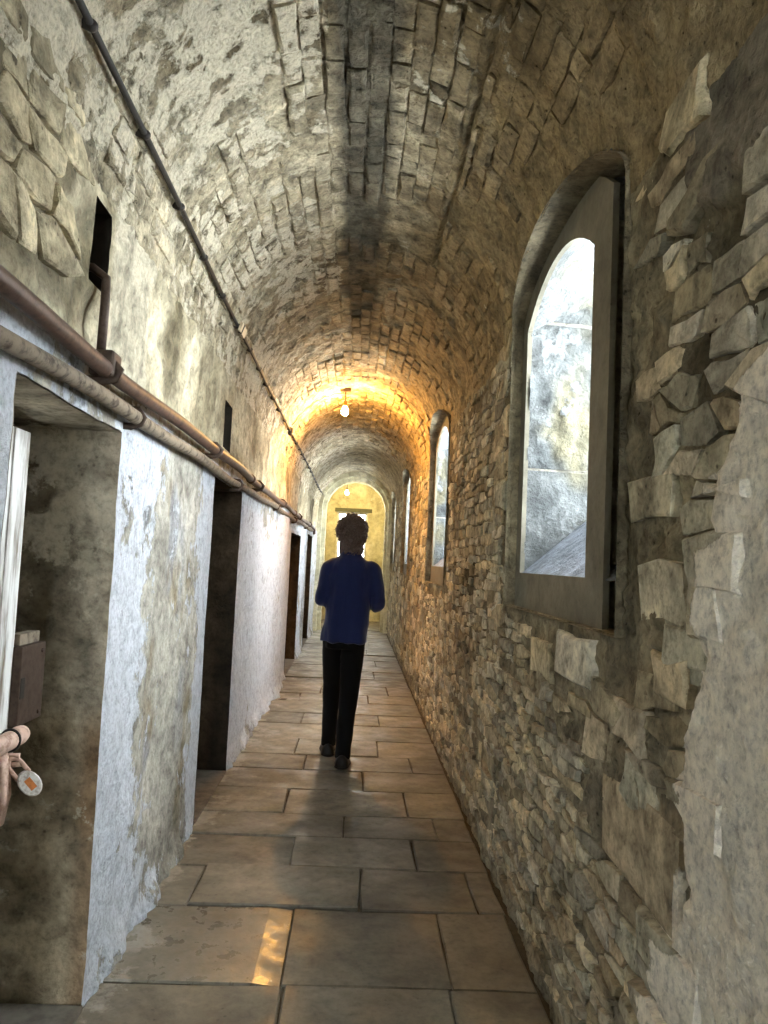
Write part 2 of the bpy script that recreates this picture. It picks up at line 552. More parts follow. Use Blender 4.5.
def col_right(P, d):
    y, z = P[:, 1], P[:, 2]
    n = fbm(P, (1, 1.6, 1.6), 4, 31)
    n2 = fbm(P, (1, 6, 7), 4, 33)
    c = mixc(srgb(112, 102, 80), srgb(152, 141, 114), sstep(-0.35, 0.35, n2))
    c = mixc(c, srgb(82, 74, 57), sstep(0.0, 0.5, n) * 0.8)
    lo = sstep(1.5, 0.4, z)
    c = mixc(c, srgb(166, 157, 138), lo * 0.5)
    w = 0.24 + 0.16 * n2
    pl = plaster_right(P)
    w = w + pl * 0.7
    sm = smooth_right(P)
    c = mixc(c, srgb(128, 121, 106), sm)
    w = w * (1 - sm)
    return c, w

def plaster_right(P):
    y, z = P[:, 1], P[:, 2]
    e = fbm(P, (1, 5, 5), 4, 41) * 0.09
    edge = np.interp(z, [0.0, 0.5, 0.8, 1.1, 1.35, 1.6, 1.78, 1.9], [1.72, 1.62, 1.50, 1.50, 1.40, 1.39, 1.26, 1.0])
    return sstep(0.012, -0.012, y - edge + e)

def smooth_right(P):
    y, z = P[:, 1], P[:, 2]
    e = fbm(P, (1, 6, 6), 4, 43) * 0.07
    edge = np.interp(z, [2.1, 2.2, 2.35, 2.6, 2.9], [1.2, 1.52, 1.56, 1.70, 1.66])
    return sstep(0.012, -0.012, y - edge + e) * sstep(2.12, 2.2, z + e)

# ------------------------------------------------------------------ relief fields (metres, into the corridor)
def relief_left(P):
    y, z = P[..., 1], P[..., 2]
    a = 0.020 * fbm(P, (1, 2.2, 1.6), 3, 51) + 0.008 * fbm(P, (4, 9, 9), 4, 52)
    a += 0.03 * box_mask(y, z, 7.5, 8.3, -1, 3, 0.12)
    up = sstep(1.95, 2.02, z)
    a += up * (0.012 * fbm(P, (4, 13, 13), 3, 53) - 0.012)
    a += up * 0.014 * box_mask(y + 0.05 * fbm(P, 6, 3, 54), z, 2.22, 2.66, 1.9, 3.0, 0.02)
    a += 0.05 * sstep(0.12, 0.0, z) * (0.5 + fbm(P, (3, 7, 3), 3, 55))
    return a

def relief_vault(P):
    th = (P[..., 0] - XC) / RV
    a = 0.014 * fbm(P, 3.0, 3, 61) + 0.020 * fbm(P, 14, 4, 62, 0.68) - 0.004
    a += 0.007 * (1 - sstep(0.07, 0.13, np.abs(P[..., 0] + 0.035))) * sstep(-0.5, 0.4, fbm(P, (3, 1.2, 3), 2, 63))
    a += 0.008 * sstep(-0.15, -0.8, th) + 0.006 * sstep(0.45, 0.85, th)
    a += 0.012 * fbm(P, (9, 7, 9), 3, 64, 0.6) * sstep(0.35, 0.6, th) * sstep(0.02, 0.2, P[..., 2] - ZS)
    ang = np.arctan2(P[..., 2] - ZS, P[..., 0] - XC)              # long open crack beside the crown
    a -= 0.035 * np.exp(-((ang - 1.005 - 0.02 * fbm(P, (0.1, 6, 0.1), 3, 65)) / 0.011) ** 2) * sstep(1.7, 2.0, P[..., 1]) * sstep(4.3, 3.7, P[..., 1])
    return a

def relief_right(P):
    a = 0.016 * fbm(P, (2, 3, 3), 3, 71) + 0.020 * fbm(P, (4, 14, 22), 4, 72, 0.66) - 0.008
    pl = np.maximum(plaster_right(P.reshape(-1, 3)), smooth_right(P.reshape(-1, 3))).reshape(P.shape[:2])
    return a * (1 - 0.6 * pl) + 0.022 * pl

def warp_left(P):
    Q = np.stack([np.zeros_like(P[..., 0]), P[..., 1] * 0.8, P[..., 2] * 3.2], -1)
    k = sstep(YARCH, YARCH - 0.5, P[..., 1])
    P[..., 1] += k * (0.016 * fbm(Q, 1, 3, 57) + 0.006 * fbm(Q, 5, 3, 58))
    Q = np.stack([np.zeros_like(P[..., 0]), P[..., 1] * 3.0, P[..., 2] * 0.8], -1)
    P[..., 2] += sstep(0.3, 0.9, P[..., 2]) * sstep(2.4, 2.0, P[..., 2]) * 0.016 * fbm(Q, 1, 4, 59)
    return P
# ------------------------------------------------------------------ left wall
ys = ysamples(Y0, YARCH)
zs = np.concatenate([[-0.08, -0.04], np.arange(0, ZS, 0.0115), [ZS]])
YY, ZZ = np.meshgrid(ys, zs, indexing='ij')
P = np.stack([np.full_like(YY, XL), YY, ZZ], -1)
N = np.zeros_like(P); N[..., 0] = 1
blend_top = sstep(ZS, ZS - 0.25, ZZ)
att = near_open_left(YY, ZZ)
dL = (relief_left(P) * blend_top + relief_vault(P) * (1 - blend_top)) * (0.12 + 0.88 * att)
yc, zc = (YY[:-1, :-1] + YY[1:, 1:]) / 2, (ZZ[:-1, :-1] + ZZ[1:, 1:]) / 2
keep = np.ones(yc.shape, bool)
for a, b, h in DOORS:
    keep &= ~((yc > a) & (yc < b) & (zc < h))
for q_ in (SLOT, SLOT_B):
    keep &= ~((yc > q_[0]) & (yc < q_[1]) & (zc > q_[2]) & (zc < q_[3]))
P = warp_left(P)
wall_left = sheet('wall_left', P, N, dL, col_left, M['left'], None, keep)
tag(wall_left, 'limewashed plaster corridor wall with low cell doorways', 'wall', kind='structure')

# ------------------------------------------------------------------ right wall
P = np.stack([np.full_like(YY, XR), YY, ZZ], -1)
N = np.zeros_like(P); N[..., 0] = -1
dR = relief_right(P) * blend_top + relief_vault(P) * (1 - blend_top)
keep = ~in_recess(yc, zc)
wall_right = sheet('wall_right', P, N, dR, col_right, M['right'], None, keep, flip=True)
tag(wall_right, 'rubble stone corridor wall with deep arched windows', 'wall', kind='structure')

# ------------------------------------------------------------------ vault
th = np.linspace(0, math.pi, 205)
YY, TT = np.meshgrid(ys, th, indexing='ij')
P = np.stack([XC + RV * np.cos(TT), YY, ZS + RV * np.sin(TT)], -1)
N = np.stack([-np.cos(TT), np.zeros_like(TT), -np.sin(TT)], -1)
dV = relief_vault(P)
pc = (P[:-1, :-1] + P[1:, 1:]) / 2
keep = ~(in_recess(pc[..., 1], pc[..., 2]) & (pc[..., 0] > 0.3))
ceiling = sheet('ceiling', P, N, dV, col_vault, M['vault'], None, keep, flip=True)
tag(ceiling, 'round barrel vault of limewashed brick over the corridor', 'ceiling', kind='structure')

# vault bricks, courses running along the corridor
brick_me, brick_list = [], []
def brick_geom(th0, th1, y0, y1, h, jit):
    """twelve-point brick proud of the vault by h, with a worn inner face"""
    V = []
    for ring, (hh, ins) in enumerate(((-0.03, 0.0), (h * 0.55, 0.0), (h, 0.16))):
        for (s, t) in ((0, 0), (0.5, 0), (1, 0), (1, 1), (0.5, 1), (0, 1)):
            s2 = ins * 0.55 + s * (1 - 1.1 * ins) if ring == 2 else s
            t2 = ins * 0.9 + t * (1 - 1.8 * ins) if ring == 2 else t
            y = y0 + (y1 - y0) * s2 + jit.normal(0, 0.005)
            a = th0 + (th1 - th0) * t2 + jit.normal(0, 0.005)
            r = RV - hh - (jit.normal(0, 0.0018) if ring else 0)
            V.append((XC + r * math.cos(a), y, ZS + r * math.sin(a)))
    Fc = []
    for ring in (0, 1):
        for j in range(6):
            j2 = (j + 1) % 6
            Fc.append((ring * 6 + j, ring * 6 + j2, ring * 6 + 6 + j2, ring * 6 + 6 + j))
    Fc += [(12, 13, 16, 17), (13, 14, 15, 16)]
    return np.array(V), [f[::-1] for f in Fc]

def col_brick(P, d):
    c, w = col_vault(P, d)
    return c, w

ncourse = 30
dth = math.pi / ncourse
jit = np.random.default_rng(3)
for ci in range(1, ncourse - 1):
    tm = (ci + 0.5) * dth
    xx = math.cos(tm)
    y = 0.9 + jit.uniform(0, 0.2)
    while y < 11.0:
        L_ = 0.20 + jit.uniform(-0.03, 0.03) if jit.uniform() > 0.25 else 0.105 + jit.uniform(-.01, .01)
        y0, y1 = y + 0.005, y + L_ - 0.006
        y += L_
        z_ = ZS + RV * math.sin(tm)
        if xx > 0.3 and in_recess(np.array([(y0 + y1) / 2, y0, y1]), np.array([z_] * 3), 0.06).any():
            continue
        pat = fbm(np.array([[XC + RV * xx, (y0 + y1) / 2, z_]]), 1.6, 2, 81)[0]
        lim = 0.3 if -0.45 < xx < 0.86 else 0.02
        if pat > lim:                                            # plastered over
            continue
        wob = 0.008 * math.sin(y * 1.3 + ci)
        t_hi = tm + dth / 2 - 0.007 + wob
        if ci == 9 and 1.8 < y < 4.0:
            t_hi = 0.982
        V, Fc = brick_geom(tm - dth / 2 + 0.007 + wob, t_hi, y0, y1, 0.010 + 0.013 * float(fbm(np.array([[XC + RV * xx, (y0 + y1) / 2, z_]]), 4.5, 2, 82)[0]) + jit.normal(0, 0.006), jit)
        brick_list.append((shown_area(V[12:18]), V, Fc, jit.uniform(-1, 1)))
brick_list.sort(key=lambda t: -t[0])

def tinted(base_fn, tint, amount=0.28, shift=None):
    def fn(P, d):
        c, w = base_fn(P, d)
        tt = np.asarray(tint)
        hue = np.stack([1 + 0.06 * np.sin(tt * 37), 1 + 0.02 * np.sin(tt * 51), 1 - 0.09 * np.sin(tt * 37)], -1)
        c = c * (1 + amount * tt[..., None]) * (hue if amount > 0.25 else 1)
        if shift is not None:
            c = c * shift
        return np.clip(c, 0.01, 0.9), w
    return fn

def pieces(items, name, rest_name, mat, parent, colfn, amount, limit=300, smooth=False):
    for a, V, Fc, t in items[:limit]:
        attr_mesh(name, V, Fc, mat, parent, tinted(colfn, np.full(len(V), t), amount), smooth)
    rest = items[limit:]
    if rest:
        Vs, Fs, ts, off = [], [], [], 0
        for a, V, Fc, t in rest:
            Vs.append(V); ts.append(np.full(len(V), t))
            Fs += [tuple(i + off for i in f) for f in Fc]
            off += len(V)
        o = attr_mesh(rest_name, np.concatenate(Vs), Fs, mat, parent, tinted(colfn, np.concatenate(ts), amount), smooth)
        o['kind'] = 'stuff'

pieces(brick_list, 'brick', 'distant_brickwork', M['brick'], ceiling, col_brick, 0.25)

# ------------------------------------------------------------------ rubble layout: power diagram of coursed points
def clip(poly, a, b, c):
    out = []
    k = len(poly)
    for i in range(k):
        p, q = poly[i], poly[(i + 1) % k]
        dp, dq = a * p[0] + b * p[1] - c, a * q[0] + b * q[1] - c
        if dp <= 0: out.append(p)
        if dp * dq < 0:
            t = dp / (dp - dq)
            out.append((p[0] + t * (q[0] - p[0]), p[1] + t * (q[1] - p[1])))
    return out

def rubble(u0, u1, v0, v1, course, length, rg, big=(), skip=None):
    """irregular stones (polygons in u,v); big = fixed rectangles (u0,u1,v0,v1)"""
    asp = length / course
    pts = []
    v = v0
    while v < v1:
        h = course * rg.uniform(0.55, 1.6)
        u = u0 + rg.uniform(0, length)
        while u < u1:
            l = length * rg.uniform(0.45, 1.7)
            pts.append(((u + l / 2), v + h / 2 + rg.normal(0, h * 0.13), rg.uniform(0, 0.5) * course ** 2))
            u += l
        v += h
    pts = [p for p in pts if not any(b[0] - 0.01 < p[0] < b[1] + 0.01 and b[2] - 0.01 < p[1] < b[3] + 0.01 for b in big)]
    if skip is not None:
        pts = [p for p in pts if not skip(p[0], p[1])]
    A = np.array(pts)
    S = A[:, :2] / np.array([asp, 1.0])
    polys = []
    cell = course * 3.0
    grid = {}
    for i, s in enumerate(S):
        grid.setdefault((int(s[0] // cell), int(s[1] // cell)), []).append(i)
    for i, s in enumerate(S):
        R = course * 1.6
        poly = [(s[0] - R, s[1] - R), (s[0] + R, s[1] - R), (s[0] + R, s[1] + R), (s[0] - R, s[1] + R)]
        ci, cj = int(s[0] // cell), int(s[1] // cell)
        nb = [j for a in (-1, 0, 1) for b in (-1, 0, 1) for j in grid.get((ci + a, cj + b), ()) if j != i]
        for j in nb:
            q = S[j]
            ax, ay = q[0] - s[0], q[1] - s[1]
            c = (q[0] ** 2 + q[1] ** 2 - s[0] ** 2 - s[1] ** 2 + A[i, 2] - A[j, 2]) / 2
            poly = clip(poly, ax, ay, c)
            if len(poly) < 3: break
        if len(poly) >= 3:
            polys.append(np.array(poly) * np.array([asp, 1.0]))
    for b in big:                                                 # keep clear of the fixed stones
        polys = [p for p in polys if not (p[:, 0].max() > b[0] and p[:, 0].min() < b[1] and p[:, 1].max() > b[2] and p[:, 1].min() < b[3] and
                 (min(p[:, 0].max(), b[1]) - max(p[:, 0].min(), b[0])) * (min(p[:, 1].max(), b[3]) - max(p[:, 1].min(), b[2])) > 0.25 * np.ptp(p[:, 0]) * np.ptp(p[:, 1]))]
    for b in big:
        polys.append(np.array([(b[0], b[2]), (b[1], b[2] + rg.normal(0, .008)), (b[1] + rg.normal(0, .015), b[3]), (b[0] + rg.normal(0, .015), b[3] + rg.normal(0, .01))]))
    return polys

def stone_geom(poly, h, face, sgn, rg, joint=0.006):
    c = poly.mean(0)
    ext = np.ptp(poly, axis=0)
    if ext.min() < 0.012:
        return None
    # resample outline, never more than 10 points
    pts = []
    k = len(poly)
    for i in range(k):
        p, q = poly[i], poly[(i + 1) % k]
        pts.append(p)
        if np.linalg.norm((q - p)) > 0.45 * ext.max() and len(pts) + (k - i) < 10:
            pts.append((p + q) / 2 + rg.normal(0, 0.06, 2) * ext.min())
    pts = np.array(pts[:10])
    d = pts - c
    shrink = 1 - joint / np.maximum(np.linalg.norm(d, axis=1), 0.01)
    pts = c + d * np.clip(shrink, 0.55, 1)[:, None]
    pts = pts + rg.normal(0, 0.05, pts.shape) * ext.min() * 0.5
    n = len(pts)
    tilt = rg.normal(0, 0.045, 2)
    V = []
    for hh, s in ((-0.035, 1.0), (h * 0.45, 0.98), (h, 0.86)):
        for p in pts:
            q = c + (p - c) * s
            dep = hh
            if hh > 0:
                dep = hh + np.clip(tilt @ (q - c), -0.006, 0.006) + rg.normal(0, 0.0018)
            V.append((face + sgn * dep, q[0], q[1]))
    V.append((face + sgn * (h + rg.normal(0.001, 0.002)), c[0], c[1]))
    Fc = []
    for r in (0, 1):
        for j in range(n):
            j2 = (j + 1) % n
            Fc.append((r * n + j, r * n + j2, (r + 1) * n + j2, (r + 1) * n + j))
    for j in range(n):
        Fc.append((2 * n + j, 2 * n + (j + 1) % n, 3 * n))
    if sgn < 0:
        Fc = [f[::-1] for f in Fc]
    return np.array(V), Fc, n

rg = np.random.default_rng(5)
BIG = [(1.52, 2.04, 0.66, 0.88), (1.52, 1.80, 1.30, 1.44), (1.34, 1.50, 1.29, 1.43), (2.1, 2.5, 1.07, 1.22), (1.72, 1.98, 0.98, 1.10), (2.02, 2.2, 0.90, 1.03),
       (2.55, 2.9, 1.02, 1.16), (1.50, 1.70, 1.14, 1.25), (1.74, 1.98, 1.15, 1.26), (1.62, 1.88, 1.55, 1.66)]
def skip_right(u, v):
    if in_recess(np.array([u]), np.array([v]), 0.035)[0] or v > 2.52:
        return True
    p = np.array([[XR, u, v]])
    return plaster_right(p)[0] > 0.4 or smooth_right(p)[0] > 0.4
stones = []
for (u0, u1, v0, v1, cs, ln, bg) in ((1.15, 3.6, 0.02, 1.25, 0.040, 0.12, BIG), (1.15, 3.6, 1.25, 2.5, 0.055, 0.12, BIG), (3.6, 7.5, 0.02, 2.5, 0.052, 0.15, ()), (7.5, 14.4, 0.02, 2.5, 0.09, 0.24, ())):
    bgs = [b for b in bg if (v0 <= (b[2] + b[3]) / 2 < v1)]
    for poly in rubble(u0, u1, v0, v1, cs, ln, rg, bgs, skip_right):
        cc = poly.mean(0)
        if in_recess(poly[:, 0], poly[:, 1], 0.008).any() or poly[:, 1].max() > 2.56 or poly[:, 1].min() < 0.0:
            continue
        if rg.uniform() < (0.45 if cc[0] < 2.3 and cc[1] > 1.45 else 0.14) and np.ptp(poly[:, 0]) < 0.2:      # lost stone or mortar over it
            continue
        hbase = float(relief_right(np.array([[[XR, cc[0], cc[1]]]]))[0, 0])
        g = stone_geom(poly, max(0.002, hbase * 0.7 + 0.006 + abs(rg.normal(0, 0.006))), XR, -1, rg, rg.uniform(0.003, 0.009))
        if g is None: continue
        V, Fc, n = g
        stones.append((shown_area(V[2 * n:3 * n]), V, Fc, rg.uniform(-1, 1) if len(poly) != 4 or not bgs else rg.uniform(0.1, 1.0)))
stones.sort(key=lambda t: -t[0])
def col_stone(P, d):
    c, w = col_right(P, d)
    n = fbm(P, (2, 9, 14), 3, 35)
    c = mixc(c, srgb(190, 180, 154), 0.62 + 0.3 * n)
    return c, w - 0.08
pieces(stones, 'stone', 'small_rubble_stones', M['stone'], wall_right, col_stone, 0.45)

# exposed stones high on the left wall
stl = []
def skip_left(u, v):
    return SLOT[0] - 0.05 < u < SLOT[1] + 0.03 and SLOT[2] - 0.05 < v < SLOT[3] + 0.08
for poly in rubble(1.2, 2.2, 1.98, 2.66, 0.075, 0.15, rg, (), skip_left):
    cc = poly.mean(0)
    if poly[:, 1].max() > 2.60 or poly[:, 1].min() < 2.035 or (poly[:, 0].max() > SLOT[0] - .01 and poly[:, 0].min() < SLOT[1] + .01 and poly[:, 1].max() > SLOT[2] - .02):
        continue
    if cc[0] > 1.9 and cc[1] < 2.2: continue
    g = stone_geom(poly, 0.006 + abs(rg.normal(0, 0.006)) + max(0, cc[1] - ZS) ** 2 * 0.9, XL, 1, rg, 0.008)
    if g is None: continue
    stl.append((shown_area(g[0][2 * g[2]:3 * g[2]]), g[0], g[1], rg.uniform(-1, 1)))
def col_stone_left(P, d):
    n = fbm(P, (2, 9, 12), 3, 36)
    return mixc(srgb(150, 139, 112), srgb(196, 184, 152), sstep(-0.4, 0.4, n)), 0.2 + 0.2 * n
pieces(stl, 'stone', 'small_stones', M['stone'], wall_left, col_stone_left, 0.24)

# ------------------------------------------------------------------ door reveals and the slot (left wall)
def col_shaded_doorway(P, d):  # shade of the deeper doorways put into the reveal colour
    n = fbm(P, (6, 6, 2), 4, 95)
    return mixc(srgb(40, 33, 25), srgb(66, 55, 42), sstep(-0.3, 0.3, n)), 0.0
def col_reveal(P, d):
    n = fbm(P, (6, 6, 5), 5, 91)
    n2 = fbm(P, (3, 3, 2.5), 4, 92)
    c = mixc(srgb(120, 109, 88), srgb(178, 166, 142), sstep(-0.25, 0.3, n))
    c = mixc(c, srgb(78, 70, 57), sstep(0.0, 0.4, n2) * 0.8)
    c = mixc(c, srgb(134, 104, 74), sstep(-0.86, -0.80, P[:, 0]) * 0.6)
    pl = sstep(-0.99, -0.97, P[:, 0] + 0.05 * fbm(P, (1, 1, 6), 3, 96)) * sstep(0.85, 0.95, P[:, 2] + 0.1 * n)
    c = mixc(c, srgb(176, 168, 150), pl * 0.8)
    w = 0.36 + 0.25 * fbm(P, (2, 2, 2), 3, 93)
    return c, w

DEPTH = 0.50
def grid_quad(o, eu, ev, nu, nv):
    u = np.linspace(0, 1, nu); v = np.linspace(0, 1, nv)
    U, Vv = np.meshgrid(u, v, indexing='ij')
    o, eu, ev = map(np.array, (o, eu, ev))
    return o + U[..., None] * eu + Vv[..., None] * ev, U, Vv
for di, (a, b, h) in enumerate(DOORS):
    fine = 0.012 if di == 0 else 0.03
    x1 = XL - DEPTH
    for (o, eu, ev, nrm, flip) in (
            ((XL + 0.002, b, 0), (-DEPTH, 0, 0), (0, 0, h), (0, -1, 0), True),
            ((XL + 0.002, a, 0), (-DEPTH, 0, 0), (0, 0, h), (0, 1, 0), False),
            ((XL + 0.002, a, h), (-DEPTH, 0, 0), (0, b - a, 0), (0, 0, -1), True),
            ((x1 + 0.004, a, 0), (0, b - a, 0), (0, 0, h), (1, 0, 0), False)):
        lu, lv = np.linalg.norm(eu), np.linalg.norm(ev)
        Pg, U, Vv = grid_quad(o, eu, ev, max(3, int(lu / fine)), max(3, int(lv / fine)))
        d_ = 0.012 * fbm(Pg, 5, 4, 94) * np.minimum(1, U * 6 + 0.05) * np.minimum(1, (1 - U) * 6) * np.minimum(1, Vv * 8) * np.minimum(1, (1 - Vv) * 8)
        Pg = warp_left(Pg)
        nm = 'door_reveal' if nrm[2] == 0 and nrm[0] == 0 else ('door_soffit' if nrm[2] else 'cell_shadow_wall')  # back panel coloured dark for the unlit cell
        sheet(nm, Pg, np.broadcast_to(np.array(nrm, float), Pg.shape), d_, col_reveal if di == 0 and nm != 'cell_shadow_wall' else col_shaded_doorway, M['reveal'], wall_left, None, flip)
# threshold slabs inside the doorways
for a, b, h in DOORS:
    bevel_box('threshold', XL - DEPTH, XL + 0.01, a + 0.004, b - 0.004, -0.06, 0.012, M['threshold'], wall_left, 0.006)
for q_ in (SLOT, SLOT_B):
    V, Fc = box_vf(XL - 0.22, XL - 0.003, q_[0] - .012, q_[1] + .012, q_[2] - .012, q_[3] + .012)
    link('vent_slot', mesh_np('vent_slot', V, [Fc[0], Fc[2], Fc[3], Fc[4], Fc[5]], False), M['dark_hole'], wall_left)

# ------------------------------------------------------------------ floor
def col_floor(P, d):
    n = fbm(P, (2, 2, 2), 4, 101)
    n2 = fbm(P, (9, 9, 9), 3, 102)
    c = mixc(srgb(96, 91, 79), srgb(130, 124, 108), sstep(-0.35, 0.35, n))
    c = mixc(c, srgb(76, 72, 62), sstep(0.1, 0.5, n2) * 0.6)
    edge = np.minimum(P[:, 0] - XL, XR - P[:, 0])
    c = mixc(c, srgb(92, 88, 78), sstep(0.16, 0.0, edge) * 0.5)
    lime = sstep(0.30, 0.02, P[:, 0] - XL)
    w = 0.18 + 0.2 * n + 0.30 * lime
    return c, w
def col_bed(P, d):
    return srgb(74, 66, 52), 0.1
gx = np.linspace(XL - 0.02, XR + 0.02, 60)
gy = ysamples(Y0, YEND, 0.03, 0.01)
GX, GY = np.meshgrid(gx, gy, indexing='ij')
Pf = np.stack([GX, GY, np.full_like(GX, -0.012)], -1)
Nf = np.zeros_like(Pf); Nf[..., 2] = 1
floor = sheet('floor', Pf, Nf, 0.006 * fbm(Pf, 14, 3, 103), col_bed, M['bed'])
tag(floor, 'worn flagstone corridor floor laid in staggered rows', 'floor', kind='structure')
ROWS = [(-4.2, []), (-3.4, [-.2, .35]), (-2.6, [.1]), (-1.9, [-.3, .3]), (-1.2, [0.05]), (-.5, [-.25, .35]), (.2, [.1]), (.8, [-.3, .3]), (1.4, [0.0]),
        (1.98, [-0.17, 0.385]), (2.57, [-0.18, 0.40]), (3.12, [-0.61, 0.09, 0.58]), (3.52, [-0.23, 0.36]), (3.90, [0.01, 0.5]), (4.23, [-0.33, 0.37]),
        (4.68, [0.12]), (5.10, [-0.28, 0.46]), (5.48, [-0.37, 0.24]), (5.96, [-0.05]), (6.5, [0.28, -.4]), (6.95, [-.12]), (7.5, [.2, -.5]), (7.95, [-.3, .42]), (8.5, [.08]),
        (9.0, [-.3, .3]), (9.6, [.1]), (10.1, [-.25, .35]), (10.7, [.0]), (11.3, [-.3, .25]), (11.9, [.1]), (12.5, [-.2, .3]), (13.1, [0.05]), (13.8, [-.3, .3]), (14.5, [.1]),
        (15.2, [-.2, .3]), (15.9, [.0]), (16.7, [-.3, .3]), (YEND - 0.01, [])]
rf = np.random.default_rng(8)
for i in range(len(ROWS) - 1):
    ya, yb = ROWS[i][0], ROWS[i + 1][0]
    xs_ = [XL + 0.0] + sorted(ROWS[i][1]) + [XR - 0.012]
    for j in range(len(xs_) - 1):
        xa, xb = xs_[j] + rf.uniform(.001, .004), xs_[j + 1] - rf.uniform(.001, .004)
        y0, y1 = ya + rf.uniform(.001, .005), yb - rf.uniform(.001, .005)
        h = rf.normal(0, 0.0028)
        tx, ty = rf.normal(0, 0.004), rf.normal(0, 0.005)
        if i == 10 and j == 0: tx, ty, h = 0.0, -0.012, 0.001
        ring = [(xa, y0), ((xa + xb) / 2, y0), (xb, y0), (xb, (y0 + y1) / 2), (xb, y1), ((xa + xb) / 2, y1), (xa, y1), (xa, (y0 + y1) / 2)]
        ring = [(x + rf.normal(0, 0.003), y + rf.normal(0, 0.004)) for x, y in ring]
        cx_, cy_ = (xa + xb) / 2, (y0 + y1) / 2
        worn = i == 10 and j == 0                                 # edge hollowed by feet
        V = []
        for zz, ins in ((-0.05, 0.0), (-0.006, 0.0), (0.0, 0.006)):
            for x, y in ring:
                qx = x - math.copysign(ins, x - cx_) * (abs(x - cx_) > 1e-2)
                qy = y - math.copysign(ins, y - cy_) * (abs(y - cy_) > 2e-2)
                if worn and x > xb - 0.02:
                    qx = qx - (0.085 if zz == 0.0 else 0)
                    zz_ = zz - (0.003 if zz == -0.006 else 0)
                    V.append((qx, qy, zz_ + h)); continue
                V.append((qx, qy, zz + h + (tx * (qx - cx_) + ty * (qy - cy_) if zz > -0.04 else 0)))
        V.append((cx_, cy_, h - 0.0015))
        Fc = []
        for r in (0, 1):
            for k in range(8):
                k2 = (k + 1) % 8
                Fc.append((r * 8 + k, r * 8 + k2, (r + 1) * 8 + k2, (r + 1) * 8 + k))
        Fc += [(16 + k, 16 + (k + 1) % 8, 24) for k in range(8)]
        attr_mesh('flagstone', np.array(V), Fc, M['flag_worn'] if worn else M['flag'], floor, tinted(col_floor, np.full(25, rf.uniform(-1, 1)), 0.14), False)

# ------------------------------------------------------------------ windows
def col_frame(P, d):
    n = fbm(P, 5, 4, 111)
    return mixc(srgb(98, 95, 83), srgb(120, 116, 102), sstep(-0.4, 0.4, n)), 0.2 + 0.15 * n
def col_splay(P, d):
    n = fbm(P, 4, 4, 112)
    c = mixc(srgb(64, 67, 67), srgb(94, 97, 96), sstep(-0.4, 0.3, n))
    c = mixc(c, srgb(92, 88, 70), sstep(0.2, 0.6, fbm(P, 3, 3, 113)))
    return c, 0.40 + 0.25 * n
def col_sill(P, d):
    return np.tile(srgb(112, 118, 126), (len(P), 1)), 0.1

